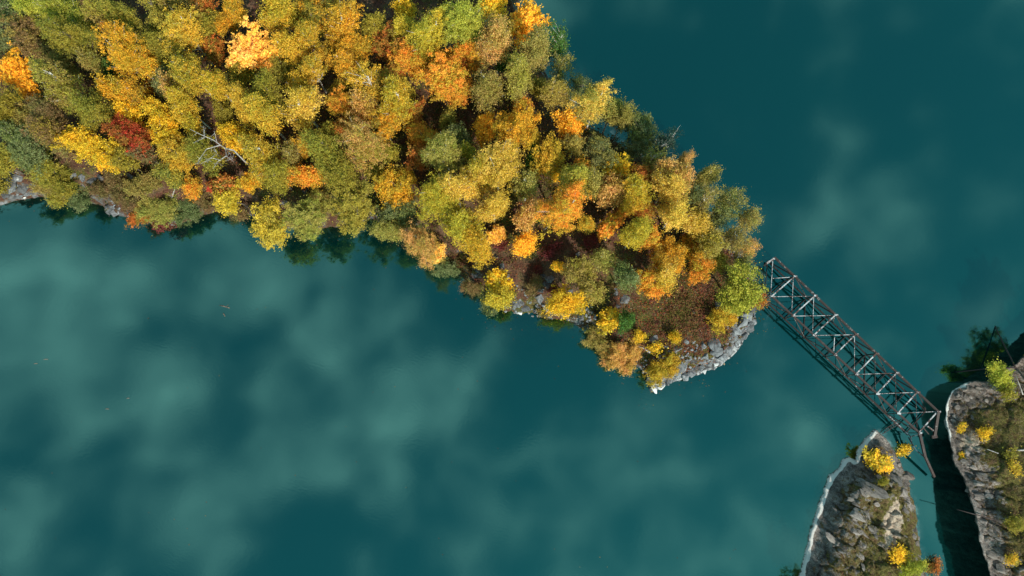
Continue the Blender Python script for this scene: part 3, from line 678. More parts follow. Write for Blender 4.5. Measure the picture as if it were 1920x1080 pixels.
# px, py, radius px of the crown as seen, colour, style (b birch, r broad, m maple, s sparse, u bush, w wisp)
TREES = """25 25 34 S r|66 12 28 L b|118 22 30 L b|50 66 34 B r|8 80 24 S r|140 76 44 V b|86 96 22 B r|28 133 34 A m|48 166 18 A m|114 164 40 T b|152 44 28 L b|196 24 30 T b|168 8 24 B r|236 40 30 V b|238 104 46 G b|214 48 20 O r|262 82 32 V b|276 122 26 G r|266 154 18 D m|220 170 25 G b|256 176 24 G b|18 205 30 V r|54 216 26 T r|94 214 30 B b|174 206 36 V b|204 130 20 E r|242 218 26 Y r|
370 14 38 D r|330 10 26 T b|296 24 26 V b|346 60 44 W b|310 94 28 V b|402 92 24 D m|426 40 22 G r|398 44 24 V r|446 20 30 G b|478 96 47 F m|526 30 38 W b|560 18 28 G r|542 90 34 W b|366 148 40 W b|336 166 26 K b|412 166 28 W b|350 202 30 W b|310 150 26 S r|298 216 26 Y r|462 202 34 W b|502 178 34 V b|568 200 38 P b|
602 20 38 G r|642 46 38 G b|576 70 30 W b|620 88 28 G r|586 132 28 W b|666 96 30 G r|700 52 26 V r|756 14 24 Y b|812 64 44 Q b|760 56 26 Q b|868 44 44 L b|726 78 28 D r|742 98 24 D r|772 122 34 O r|736 142 24 D r|690 156 38 W s|650 122 28 G b|652 206 40 O r|684 200 26 K b|742 196 38 W b|746 160 26 V r|836 150 46 O r|800 102 28 G r|640 166 20 V r|
926 12 28 Y m|914 46 24 K s|930 86 38 K b|986 46 37 A m|1042 76 36 E s|1000 106 38 T b|880 110 30 O r|856 122 28 D r|852 178 30 O r|916 170 36 T b|970 152 36 U b|1052 136 31 U s|1040 186 30 T b|980 202 24 O r|1012 166 22 V r|1112 196 46 P b|946 120 20 E r|
25 256 34 S r|60 286 34 S r|90 246 34 B b|120 270 28 B r|76 312 28 V r|160 274 33 Y r|204 290 34 Y r|234 302 22 V r|230 244 28 R r|252 262 30 R r|266 286 24 B r|114 342 32 V u|82 338 24 T u|150 366 30 S u|262 350 28 T u|212 336 22 B u|264 402 24 D u|300 394 26 U u|306 428 20 M w|
302 240 36 Y r|326 288 34 W r|360 230 26 W b|322 330 24 V r|386 288 36 V b|440 256 32 Y r|500 222 38 W b|492 300 36 W b|546 290 24 T b|396 344 15 R m|424 350 22 D m|430 372 26 Q r|520 330 30 V b|514 326 16 D m|560 330 22 O r|470 340 20 G r|360 350 18 O r|290 392 28 U u|346 396 28 S u|506 420 38 Q r|572 412 40 U r|386 376 24 B u|
576 264 28 G r|680 270 44 K b|720 236 28 G r|610 290 36 V b|662 388 46 V r|640 330 36 V b|586 330 24 O r|596 380 30 T r|740 350 40 G r|790 254 30 O r|786 296 26 D r|720 282 25 V r|834 290 42 U b|820 372 44 Q b|746 406 36 S r|
862 258 24 S r|910 240 27 A r|968 242 44 G r|932 320 50 P b|894 330 32 P b|856 360 38 P b|925 392 34 P b|986 346 28 U b|1002 300 22 E r|1030 300 34 W r|1066 236 26 A r|1076 268 24 U b|1042 326 12 Y m|1076 340 30 L b|1060 392 50 O b|992 398 28 K b|1106 342 28 U b|1130 286 34 S r|1090 316 20 O m|
1146 214 26 U b|1170 222 27 U b|1196 256 36 S r|1242 276 32 Z s|1154 310 28 Y m|1171 314 13 R m|1226 296 22 U s|1244 326 24 K b|1284 302 17 K b|1276 336 32 K b|1250 352 34 P b|1192 366 30 W b|1146 356 28 K r|1326 330 24 U b|1322 380 32 T s|1370 372 34 U s|1402 412 30 T s|1266 402 38 P b|1150 416 24 O m|1172 394 14 O m|1190 440 32 Q b|
1216 440 30 O r|1252 482 34 G r|1302 420 30 P b|1300 450 22 O m|1332 460 30 U b|1376 450 30 T s|1408 466 24 K s|1312 500 28 O r|1326 476 10 R m|1390 540 38 L r|1422 562 18 D s|1226 530 34 O r|1246 516 26 P b|1170 520 26 S b|1346 490 22 V r|1356 592 26 W u|
986 456 24 A r|928 438 19 F m|1050 500 14 Y m|1086 510 30 T r|1112 546 26 T r|1130 486 24 U b|936 534 27 Y m|938 558 25 Q r|1060 566 32 Y r|1142 600 25 Y m|1172 604 18 E r|1196 626 18 Y w|1266 633 13 Y u|1230 653 15 Y w|1243 690 28 W u|1112 642 25 T u|1150 666 27 K u|1184 672 24 K u|
790 456 40 K b|816 474 18 F m|868 422 40 Q b|896 462 36 W b|826 506 26 S u|886 540 18 B u|736 482 22 B w|914 566 20 S u|730 432 28 U b|92 372 22 V u|120 356 24 T u|186 356 20 B u|236 372 24 B u|-14 300 34 V r|-16 346 26 V r|440 392 22 B u|1000 540 16 B u|1040 545 14 M w|960 552 14 B w|1020 590 12 B w|1350 405 24 S s|1300 365 20 S s|1215 265 20 U s|1085 160 20 S s|1395 490 20 S s|530 130 22 V r|120 120 20 T r|590 40 20 V b|700 320 20 V r|880 290 18 L b|760 330 18 W r|1000 260 18 W b|1100 420 18 W r|1280 470 18 W r|420 215 20 V r|180 120 22 T b|640 240 18 D r|900 110 20 T b|1008 505 13 M w|1030 470 22 M w|945 450 20 M w|780 210 20 D r|840 222 18 V r|560 160 24 W b|620 246 20 V r|456 130 24 V r|1100 450 22 M w|1210 330 20 D r|1210 395 20 D r""".replace('\n', '').split('|')
STY = {'b': 'birch', 'r': 'broad', 'm': 'maple', 's': 'sparse', 'u': 'bush', 'w': 'wisp'}
LANDMARKS = [((478, 96), 'peach-yellow tree'), ((400, 288), 'bare white-limbed tree'), ((240, 254), 'scarlet trees'), ((410, 348), 'red-orange shrubby maple'), ((722, 18), 'red leafy glade at the top edge'),
             ((1112, 196), 'tall pale birch over the far water'), ((28, 133), 'amber tree at the left edge'), ((1290, 570), 'open leafy clearing at the tip'), ((1040, 78), 'green tree hanging over the far water'),
             ((610, 225), 'black gap in the canopy'), ((936, 540), 'brightest yellow shoreside tree'), ((790, 456), 'pinkish tree overhanging the near water'), ((1060, 392), 'big orange crown'),
             ((836, 150), 'round orange crown'), ((1155, 412), 'vivid orange maple'), ((1420, 550), 'end of the truss bridge'), ((200, 400), 'slab rock on the near shore'), ((20, 350), 'grey rocks at the left edge'),
             ((800, 345), 'dark red hollow'), ((1240, 730), 'white rock point')]
ORD = ['nearest', 'second nearest', 'third nearest', 'fourth nearest', 'fifth nearest', 'sixth nearest', 'seventh nearest']
rt = np.random.RandomState(4242)
TREE_REC = []
def inland(x, y, dmin):
    """nearest spot with firm ground, walking up the distance field"""
    for _ in range(60):
        d = float(sdist(ISLAND, np.array([x]), np.array([y]))[0])
        if d >= dmin: break
        e = 0.3
        gx = float(sdist(ISLAND, np.array([x + e]), np.array([y]))[0] - sdist(ISLAND, np.array([x - e]), np.array([y]))[0])
        gy = float(sdist(ISLAND, np.array([x]), np.array([y + e]))[0] - sdist(ISLAND, np.array([x]), np.array([y - e]))[0])
        n = math.hypot(gx, gy) + 1e-6; x += 0.15 * gx / n; y += 0.15 * gy / n
    return x, y

def grow(name, X, Y, zg, rad, h_want, code, style, top=None, bark=None):
    """one tree: an Empty at its foot with trunk and crown"""
    size = 'S' if rad < (1.6 if style not in ('bush', 'wisp') else 0.95) else ('M' if rad < (2.3 if style not in ('bush', 'wisp') else 1.45) else 'L')
    if bark is None: bark = BARK_WHITE if style in ('birch', 'sparse') and code not in 'SVB' else BARK_BROWN
    leaf, wood, rx, h = proto(style, size, rt.randint(3), bark)
    root = empty(name, (X, Y, zg))
    s = rad / rx * rt.uniform(0.96, 1.12); sz = h_want / h
    asp = rt.uniform(0.84, 1.16); root.scale = (s * asp, s / asp, sz)
    rot = Matrix.Rotation(rt.uniform(0, 6.28), 3, 'Z')
    if top is not None:
        ax = (Vector(top) - Vector((X, Y, zg))).normalized(); q = Vector((0, 0, 1)).rotation_difference(ax).to_matrix(); rot = q @ rot
    root.rotation_euler = rot.to_euler()
    w = link(bpy.data.objects.new('trunk' if style not in ('bush', 'wisp') else 'stems', wood), root)
    c = link(bpy.data.objects.new('crown' if style not in ('bush', 'wisp') else 'foliage', leaf), root)
    a, b, _ = PAL[code]; k = LK * rt.uniform(0.9, 1.08)
    if style in ('birch', 'broad', 'sparse') and code not in 'RDOEZYA':      # autumn colour turns unevenly inside one crown
        o = PAL['WVGUTQKDLS'[rt.randint(10)]][1]; f = rt.uniform(0.15, 0.55); b = tuple(b[i] * (1 - f) + o[i] * f for i in range(3))
    c.color = lin(*a, k) + (1,); c['color_two'] = list(lin(*b, k))
    return root

for line in TREES:
    a = line.split(); x, y, r_px = float(a[0]), float(a[1]), float(a[2]); code, sty = a[3], STY[a[4]]
    rad = r_px * 68 / FP
    if sty == 'bush': h = 0.7 + 1.5 * rad
    elif sty == 'wisp': h = 0.5 + 1.3 * rad
    else:
        h = 2.6 + 2.75 * rad + rt.uniform(-0.6, 0.9)
        if sty in ('birch', 'sparse'): h = h * 1.06 + 1.2
        if sty == 'maple': h -= 1.0
    fc = 0.64 if sty not in ('bush', 'wisp') else 0.52
    zg = 4.0
    for _ in range(4):
        zc = zg + fc * h; p = px(x, y, zc); bx_, by_ = inland(p[0], p[1], 0.35 if sty in ('bush', 'wisp') else 0.7)
        zg = float(island_z(np.array([bx_]), np.array([by_]))[0][0])
    zc = zg + fc * h; p = px(x, y, zc); rad = r_px * pxm(y, zc)
    lean = math.hypot(p[0] - bx_, p[1] - by_)
    top = None
    if lean > 0.15:
        top = (p[0], p[1], zc)
    name = {'birch': 'birch_tree', 'broad': 'autumn_tree', 'maple': 'maple_tree', 'sparse': 'thin_birch', 'bush': 'shrub', 'wisp': 'sapling'}[sty]
    root = grow(name, bx_, by_, zg - 0.05, rad, h, code, sty, top)
    TREE_REC.append((root, x, y, r_px, code, sty))

def label_trees():
    keys = {}
    for rec in TREE_REC:
        root, x, y, r, code, sty = rec
        size = 'small ' if r < 23 else ('large ' if r > 39 else '')
        kind = {'birch': 'feathery tree', 'broad': 'bushy tree', 'maple': 'big-leaved tree', 'sparse': 'thin see-through tree', 'bush': 'low shrub', 'wisp': 'wispy sapling'}[sty]
        best = None
        for i, ((lx, ly), nm) in enumerate(LANDMARKS):
            d = math.hypot(x - lx, y - ly)
            if best is None or d < best[0]: best = (d, i)
        d, i = best; (lx, ly), nm = LANDMARKS[i]
        dx, dy = x - lx, y - ly
        way = 'at' if d < 12 else (('right of' if dx > 0 else 'left of') if abs(dx) > abs(dy) else ('below' if dy > 0 else 'above'))
        keys.setdefault((size + PAL[code][2] + ' ' + kind, way, i), []).append((d, rec))
    for (desc, way, i), lst in keys.items():
        lst.sort(key=lambda t: t[0]); nm = LANDMARKS[i][1]
        for j, (d, rec) in enumerate(lst):
            root = rec[0]
            if way == 'at': lab = f'{desc} that stands out from its neighbours' if rec[5] != 'x' else desc
            else: lab = f'{desc} {way} the {nm}'
            if len(lst) > 1: lab = f'{desc}, {ORD[j]} one {way} the {nm}'
            tag(root, lab, 'shrub' if rec[5] in ('bush', 'wisp') else 'tree', 'autumn trees and shrubs of the wooded peninsula')
label_trees()

# bare tree in the canopy
def bare_tree():
    """dead tree: slim trunk, a crown of bare pale limbs leaning left"""
    r = np.random.RandomState(8); ZT = 13.5
    foot = px(447, 292, 9.0); g = float(ground_z(foot[0], foot[1])); root = empty('bare_tree', (foot[0], foot[1], g)); O = Vector((foot[0], foot[1], g))
    P = lambda x, y, z: Vector(px(x, y, z)) - O
    m = MB(); m.tube([Vector((0, 0, -.3)), Vector((0, 0, 3)), P(438, 282, 11.0), P(422, 278, 12.2)], [.14, .12, .09, .075], 7); m.build('trunk', BARK_PALE, root, True)
    limbs = [[(422, 278), (400, 263), (378, 253), (356, 242)], [(412, 273), (388, 280), (378, 292), (372, 302)], [(422, 278), (424, 292), (440, 304)], [(424, 292), (408, 304), (400, 316)],
             [(400, 279), (412, 294)], [(384, 257), (362, 268)], [(382, 254), (382, 236)], [(408, 268), (402, 246)], [(378, 292), (372, 308)], [(404, 290), (384, 304)], [(410, 300), (396, 296), (376, 308)], [(430, 286), (438, 300)]]
    for k, L in enumerate(limbs):
        n = len(L); pts = [P(x + r.uniform(-1, 1), y + r.uniform(-1, 1), ZT - 1.2 + 1.6 * i / max(n - 1, 1) * r.uniform(.4, 1)) for i, (x, y) in enumerate(L)]
        mb = MB(); w = 0.055 if k < 4 else 0.035; mb.tube(pts, [w * (1 - .75 * i / (n - 1)) for i in range(n)], 5)
        for q in range(3):
            a = pts[0].lerp(pts[-1], .4 + .2 * q); mb.tube([a, a + Vector((r.uniform(-.7, .2), r.uniform(-.6, .6), r.uniform(0, .4)))], [.016, .006], 4, False)
        mb.build('branch', BARK_PALE, root)
    tag(root, 'bare white-limbed dead tree standing among mustard crowns', 'tree', 'autumn trees and shrubs of the wooded peninsula')
bare_tree()

# fallen or leaning pale stems seen between the crowns
for (a, b, za, zb, lab) in [((1100, 553), (1108, 578), 3.2, 2.4, 'short pale dead trunk leaning below a tan olive tree'), ((328, 352), (304, 420), 4.5, 0.6, 'thin pale stem leaning out over the near water'),
                            ((1192, 648), (1216, 662), 2.0, 1.2, 'small pale driftwood branch on the shore below the clearing')]:
    p, q = px(*a, za), px(*b, zb); m = MB(); q[2] = max(float(ground_z(q[0], q[1])), 0.05) + 0.05; p[2] = max(p[2], float(ground_z(p[0], p[1])) + 0.1)
    mid = (p + q) / 2 + np.array([0.05, 0.12, 0.1]); m.tube([tuple(p - q), tuple(mid - q), (0, 0, 0)], [0.05, 0.09, 0.12], 6)
    o = m.build('fallen_branch', BARK_PALE, None, True); o.location = q; tag(o, lab, 'branch')

# ------------------------------------------------------------------ vegetation on the outcrop and the cliff
def bush_at(x, y, r_px, code, sty, lab, h=None, z0=2.2, group='shrubs on the rocks by the bridge', cat='shrub'):
    rad = r_px * 77 / FP; h = h or (0.5 + 1.4 * rad); zg = z0
    for _ in range(4):
        p = px(x, y, zg + 0.5 * h); zg = max(float(ground_z(p[0], p[1])), -0.1)
    tag(grow('shrub' if sty in ('bush', 'wisp') else 'tree', p[0], p[1], zg - 0.05, rad, h, code, sty), lab, cat, group)
bush_at(1645, 862, 22, 'Y', 'maple', 'golden yellow shrub on the outcrop point behind the white rim', h=2.4)
bush_at(1698, 843, 15, 'Y', 'wisp', 'small golden shrub hanging between outcrop and rusty bridge', h=1.0, z0=.5)
bush_at(1690, 1040, 24, 'Y', 'wisp', 'yellow shrub at the bottom of the outcrop beside the sandy patch', h=1.5)
bush_at(1708, 1066, 17, 'L', 'bush', 'lime green shrub at the bottom edge of the outcrop')
bush_at(1752, 1064, 17, 'D', 'wisp', 'sparse rust-red shrub in the channel between the rocks', h=1.2, z0=0.3)
bush_at(1655, 905, 9, 'V', 'bush', 'tiny olive shrub below the golden shrub on the outcrop')
bush_at(1852, 808, 20, 'Y', 'wisp', 'golden shrub on the cliff top right of the bridge', h=1.6)
bush_at(1803, 803, 10, 'Y', 'wisp', 'small yellow tuft near the pale cliff rim', h=0.7)
bush_at(1876, 708, 22, 'L', 'bush', 'bright green shrub under the fallen pole on the cliff', h=2.4)
bush_at(1918, 668, 22, 'Y', 'wisp', 'yellow-green shrub at the right edge above the fallen pole', h=3.0)
bush_at(1895, 850, 14, 'V', 'wisp', 'olive shrub beside the white poles on the cliff', h=1.0)
bush_at(1905, 880, 14, 'W', 'wisp', 'mustard shrub below the white poles on the cliff', h=1.0)
bush_at(1912, 990, 20, 'V', 'bush', 'dark olive shrub low on the right edge of the cliff', h=1.3)
bush_at(1900, 1050, 17, 'W', 'wisp', 'mustard shrub at the bottom right corner', h=1.2)
bush_at(1845, 712, 10, 'T', 'wisp', 'thin brown shrub at the head of the cliff', h=1.2)
bush_at(1782, 852, 8, 'Y', 'wisp', 'tiny yellow tuft on the cliff edge facing the channel', h=0.6)
bush_at(2010, 655, 50, 'V', 'broad', 'leafy tree beyond the right edge mirrored dark in the lake', h=7.5, cat='tree')
bush_at(1975, 690, 36, 'T', 'broad', 'smaller leafy tree beyond the right edge mirrored beside the fallen pole', h=5.5, cat='tree')
bush_at(1968, 716, 34, 'V', 'broad', 'bushy tree just beyond the right edge below the fallen pole', h=5.8, cat='tree')
bush_at(1890, 735, 20, 'V', 'wisp', 'olive sapling behind the bright green shrub on the cliff', h=2.4)
bush_at(1560, 1140, 36, 'V', 'broad', 'leafy tree below the bottom edge mirrored dark beside the outcrop', h=4.5, cat='tree')

# ------------------------------------------------------------------ stuff: litter, undergrowth, dry grass
def litter():
    r = np.random.RandomState(31); n = 62000
    P = ISLAND; x0, y0 = P.min(0); x1, y1 = P.max(0)
    x = r.uniform(max(x0, -72), x1, n * 2); y = r.uniform(y0, min(y1, 44), n * 2)
    tipw = np.exp(-((x - TIP[0]) ** 2 + (y - TIP[1]) ** 2) / 90.0)
    d = sdist(P, x, y); keep = (d > 0.5) & (r.rand(n * 2) < 0.45 + 0.55 * tipw) & (fbm(x * 0.5, y * 0.5, 3) > -0.16)
    x, y = x[keep][:n], y[keep][:n]; z = ground_z(x, y) + 0.03 + 0.05 * r.rand(len(x))
    # more leaves on the open clearing at the tip
    k = 9000; a = r.normal(size=(k, 2)) * np.array([4.6, 3.2]) + TIP; m = sdist(P, a[:, 0], a[:, 1]) > 0.9; a = a[m]
    x = np.concatenate([x, a[:, 0]]); y = np.concatenate([y, a[:, 1]]); z = np.concatenate([z, ground_z(a[:, 0], a[:, 1]) + 0.02 + 0.05 * r.rand(len(a))])
    C = np.stack([x, y, z], 1); n = len(C)
    nrm = r.normal(size=(n, 3)) * 0.35 + np.array([0, 0, 1.0]); nrm /= np.linalg.norm(nrm, axis=1)[:, None]
    t = np.cross(nrm, r.normal(size=(n, 3))); t /= np.linalg.norm(t, axis=1)[:, None]; b = np.cross(nrm, t); s = 0.135 * r.uniform(0.5, 1.3, (n, 1))
    V = np.stack([C - t * s * .6, C + b * s * .42, C + t * s * .6, C - b * s * .42], 1).reshape(-1, 3)
    mat = litter_material('fallen_leaves', [(0.10, 0.028, 0.020), (0.19, 0.055, 0.035), (0.14, 0.06, 0.05), (0.07, 0.03, 0.022), (0.30, 0.12, 0.055), (0.12, 0.07, 0.03), (0.24, 0.16, 0.10), (0.09, 0.075, 0.018), (0.34, 0.09, 0.035)])
    me = mesh_np('leaf_litter', V, np.arange(4 * n).reshape(n, 4), mat, False, {'tint': ('FACE', np.clip(r.rand(n), 0, .999))})
    tag(add('leaf_litter', me), 'fallen red and brown leaves covering the woodland floor', 'leaves', kind='stuff')
litter()

def undergrowth():
    r = np.random.RandomState(99); k = 1500
    x = r.uniform(-70, 30, k * 3); y = r.uniform(-12, 40, k * 3); d = sdist(ISLAND, x, y)
    tip = np.hypot(x - TIP[0], y - TIP[1]) < 6.8
    glade = np.hypot(x - px(722, 18, 4)[0], y - px(722, 18, 4)[1]) < 3.2
    m = (d > 0.3) & ~tip & ~glade & (fbm(x * 0.22 + 5, y * 0.22, 3) > -0.06); x, y = x[m][:k], y[m][:k]
    z = ground_z(x, y); c = np.stack([x, y, z + r.uniform(0.2, 0.9, len(x))], 1)
    tw = (c[:, None, :] + r.normal(size=(len(c), 5, 3)) * np.array([.38, .38, .25])).reshape(-1, 3)
    n = 52000; V, F, t, kk = leaves_np(r, tw, n, 0.16, 0.16, 0.5)
    hue = r.rand(len(c))[kk // 5]
    mat = litter_material('undergrowth_leaves', [(0.055, 0.050, 0.016), (0.085, 0.070, 0.020), (0.10, 0.055, 0.022), (0.13, 0.09, 0.03), (0.05, 0.065, 0.022), (0.14, 0.05, 0.022), (0.16, 0.12, 0.04)])
    me = mesh_np('undergrowth', V, F, mat, False, {'tint': ('FACE', np.clip(hue * 0.8 + 0.2 * t, 0, .999))})
    tag(add('undergrowth', me), 'low brown and olive undergrowth between the trees', 'undergrowth', kind='stuff')
undergrowth()

def scrub():
    r = np.random.RandomState(12); k = 900; a = r.normal(size=(k, 2)) * np.array([4.4, 3.0]) + TIP
    a = a[(sdist(ISLAND, a[:, 0], a[:, 1]) > 1.0) & (fbm(a[:, 0] * .6, a[:, 1] * .6, 3) > -0.07)]
    c = np.stack([a[:, 0], a[:, 1], ground_z(a[:, 0], a[:, 1]) + r.uniform(.05, .3, len(a))], 1)
    tw = (c[:, None, :] + r.normal(size=(len(c), 4, 3)) * np.array([.25, .25, .10])).reshape(-1, 3)
    n = 15000; V, F, t, kk = leaves_np(r, tw, n, 0.11, 0.11, 0.45)
    hue = (0.55 * vnoise(c[:, 0] * .5, c[:, 1] * .5) + .45 * r.rand(len(c)))[kk // 4]
    mat = litter_material('scrub_leaves', [(0.09, 0.085, 0.022), (0.16, 0.14, 0.036), (0.20, 0.09, 0.05), (0.13, 0.11, 0.03), (0.26, 0.085, 0.05), (0.17, 0.075, 0.05), (0.30, 0.22, 0.09)])
    me = mesh_np('low_scrub', V, F, mat, False, {'tint': ('FACE', np.clip(hue * 0.8 + 0.2 * t, 0, .999))})
    tag(add('low_scrub', me), 'low reddish and olive scrub on the open clearing', 'scrub', kind='stuff')
scrub()

def floating():
    r = np.random.RandomState(3); P = ISLAND; a = np.roll(P, -1, 0); L = []
    while len(L) < 170:
        i = r.randint(len(P)); q = P[i] + (a[i] - P[i]) * r.rand() + r.normal(size=2) * 1.6
        if abs(q[0]) < 62 and abs(q[1]) < 40 and sdist(P, q[0:1], q[1:2])[0] < -0.2: L.append((q[0], q[1]))
    for _ in range(60): L.append((r.uniform(-58, 30), r.uniform(-32, 6)))
    C = np.array([(x, y, 0.012) for x, y in L if float(ground_z(x, y)) < -0.05]); n = len(C)
    w = r.uniform(0, 6.28, n); t = np.stack([np.cos(w), np.sin(w), 0 * w], 1); b = np.stack([-np.sin(w), np.cos(w), 0 * w], 1); s = r.uniform(.04, .085, (n, 1))
    V = np.stack([C - t * s, C + b * s * .6, C + t * s, C - b * s * .6], 1).reshape(-1, 3)
    me = mesh_np('floating_leaves', V, np.arange(4 * n).reshape(n, 4), litter_material('floating_leaf', [(0.20, 0.13, 0.04), (0.12, 0.06, 0.03), (0.07, 0.05, 0.03), (0.16, 0.08, 0.03)]), False, {'tint': ('FACE', np.clip(r.rand(n), 0, .999))})
    tag(add('floating_leaves', me), 'loose fallen leaves floating on the lake near the shore', 'leaves', kind='stuff')
floating()

def dry_grass():
    r = np.random.RandomState(64); n = 60000
    x = r.uniform(34, 70, n * 4); y = r.uniform(-40, -8, n * 4)
    dc = sdist(CLIFF, x, y); do = sdist(OUTCROP, x, y)
    ac = cliff_attr(x, y, None, dc)['moss']; ao = outcrop_attr(x, y, None, do)['moss']
    dens = np.where(dc > 0.8, np.clip(ac, 0, 0.8), np.where(do > 1.0, ao * 0.9, 0)) * (0.5 + 1.6 * np.clip(fbm(x * 0.9, y * 0.9, 3) + .15, 0, 1))
    dens = np.where((do > 1) & (outcrop_attr(x, y, None, do)['sand'] > .35), 0, dens); m = r.rand(n * 4) < dens * 0.8; x, y = x[m][:n], y[m][:n]; n = len(x); z = ground_z(x, y) - 0.02
    C = np.stack([x, y, z], 1); az = r.uniform(0, 6.28, n); L = r.uniform(0.12, 0.42, n); w = 0.022
    tip = C + np.stack([np.cos(az) * L * .9, np.sin(az) * L * .9, L * r.uniform(.35, 1, n)], 1); side = np.stack([-np.sin(az) * w, np.cos(az) * w, np.zeros(n)], 1)
    V = np.stack([C - side, C + side, tip], 1).reshape(-1, 3)
    mat = litter_material('dry_grass_blades', [(0.16, 0.125, 0.045), (0.09, 0.085, 0.022), (0.20, 0.15, 0.075), (0.11, 0.065, 0.03), (0.075, 0.075, 0.02), (0.26, 0.20, 0.11), (0.13, 0.13, 0.03)])
    me = mesh_np('dry_grass', V, np.arange(3 * n).reshape(n, 3), mat, False, {'tint': ('FACE', np.clip(vnoise(x * .8, y * .8) * .6 + r.rand(n) * .4, 0, .999))})
    tag(add('dry_grass', me), 'dry brown and olive grass on the rocks by the bridge', 'grass', kind='stuff')
dry_grass()

# ------------------------------------------------------------------ truss bridge
def bridge():
    ZT, ZB = 2.7, 0.5
    z7 = lambda x, y, z: Vector(px(1400 + x / 2.7, 460 + y / 2.7, z))
    Rn = [z7(140 + (970 - 140) * i / 8, 60 + (842 - 60) * i / 8, ZT) for i in range(9)]
    Ln = [None] + [z7(128 + (875 - 128) * (i - 1) / 7, 258 + (950 - 258) * (i - 1) / 7, ZT) for i in range(1, 9)]
    Rb = [Vector((v.x, v.y, ZB)) for v in Rn]; Lb = [None] + [Vector((v.x - .12, v.y - .10, ZB)) for v in Ln[1:]]
    org = Vector((Lb[1].x, Lb[1].y, 0)); root = empty('truss_bridge', org)
    def part(name, mat, fn, label=None):
        m = MB(); fn(m); m.v = [v - org for v in m.v]; o = m.build(name, mat, root)
        if label: o['label'] = label
        return o
    up = Vector((0, 0, 1))
    # top chords: pairs of angles with cover plate
    part('top_chord', STEEL_MIX, lambda m: m.ibeam(Rn[0], Rn[8], 0.20, 0.22, 0.05), 'flaking grey top chord over the lake')
    part('top_chord', STEEL_RUST, lambda m: m.ibeam(Ln[1], Ln[8], 0.18, 0.20, 0.05), 'brown rusted top chord')
    part('bottom_chord', STEEL_DARK, lambda m: m.ibeam(Rb[0], Rb[8], 0.13, 0.2, 0.03))
    part('bottom_chord', STEEL_DARK, lambda m: (m.ibeam(Lb[1], Lb[7], 0.13, 0.2, 0.03)), 'rusted bottom chord darkened with painted shade')
    part('rail', STEEL_MIX, lambda m: m.bar(Lb[4] + Vector((-.05, -.1, .2)), Lb[8] + Vector((-.1, -.25, .2)), 0.09, 0.09))
    d = -up * 0.19
    for i in range(1, 9):
        part('cross_beam', STEEL_PALE, lambda m: m.ibeam(Rn[i] + d, Ln[i] + d, 0.13, 0.13, 0.03))
        part('floor_beam', STEEL_DARK, lambda m: m.ibeam(Rb[i] + up * .0 - d * 0.1 - up * .24, Lb[i] - up * .24 - d * .1, 0.09, 0.15, 0.02))
    e = -up * 0.32; e2 = -up * 0.42
    for i in range(0, 8):      # lateral bracing under the top chords
        if i >= 1 and i != 4:
            part('lateral_brace', STEEL_PALE, lambda m: m.bar(Rn[i + 1] + e, Ln[i] + e, 0.06, 0.05))
        if i != 3:
            if i == 0: part('lateral_brace', STEEL_PALE, lambda m: m.bar(Rn[0] + e2, Ln[1] + e2, 0.06, 0.05))
            else: part('lateral_brace', STEEL_MIX if i > 4 else STEEL_PALE, lambda m: m.bar(Rn[i] + e2, Ln[i + 1] + e2, 0.055, 0.05))
        if i in (2, 5): part('floor_brace', STEEL_DARK, lambda m: m.bar(Rb[i] - up * .42, Lb[i + 1] - up * .42, 0.09, 0.08))
    part('floor_brace', STEEL_DARK, lambda m: m.bar(Rb[0], Lb[1] + Vector((0.1, .3, 0)), 0.09, 0.08))
    # broken stubs
    mid = lambda a, b, f: a.lerp(b, f)
    part('lateral_brace', STEEL_PALE, lambda m: m.bar(Rn[1] + e, mid(Rn[1], Vector(z7(138, 165, ZT)), 1.0) + e, 0.06, 0.05), 'short brace at the broken end')
    part('lateral_brace', STEEL_PALE, lambda m: m.bar(Ln[3] + e, mid(Ln[3], Rn[4], 0.36) + e - up * .1, 0.07, 0.06), 'snapped brace')
    part('lateral_brace', STEEL_PALE, lambda m: m.bar(Ln[4] + e2, mid(Ln[4], Rn[3], 0.45) + e2 + up * .2, 0.07, 0.06), 'snapped brace')
    part('lateral_brace', STEEL_PALE, lambda m: m.bar(Rn[4] + e, mid(Rn[4], Ln[3], 0.20) + e, 0.07, 0.06), 'snapped brace')
    part('lateral_brace', STEEL_MIX, lambda m: m.bar(Rn[3] + e, z7(438, 385, ZT - .8), 0.08, 0.08), 'snapped brace')
    # side trusses
    for i in range(1, 9):
        part('post', STEEL_MIX, lambda m: m.bar(Ln[i] - up * .15, Lb[i] + up * .14, 0.09, 0.08, (1, 0, 0)))
        part('post', STEEL_DARK, lambda m: m.bar(Rn[i] - up * .15, Rb[i] + up * .14, 0.13, 0.11, (1, 0, 0)))
    for i in range(1, 8):
        a, b = (Ln[i + 1], Lb[i]) if i % 2 == 1 else (Ln[i], Lb[i + 1])
        part('web_diagonal', STEEL_MIX, lambda m: m.bar(a.lerp(b, .06), a.lerp(b, .95), 0.09, 0.08, (1, 0, 0)))
    for i in range(0, 8):
        a, b = (Rn[i + 1], Rb[i]) if i % 2 == 0 else (Rn[i], Rb[i + 1])
        part('web_diagonal', STEEL_DARK, lambda m: m.bar(a.lerp(b, .06), a.lerp(b, .95), 0.12, 0.10, (1, 0, 0)))
    # gusset plates at the joints
    for i in range(1, 9):
        for v in (Rn[i], Ln[i]):
            part('gusset_plate', STEEL_PALE, lambda m: m.bar(v + up * .14 - Vector((.2, -.02, 0)), v + up * .14 + Vector((.2, -.02, 0)), 0.2, 0.025))
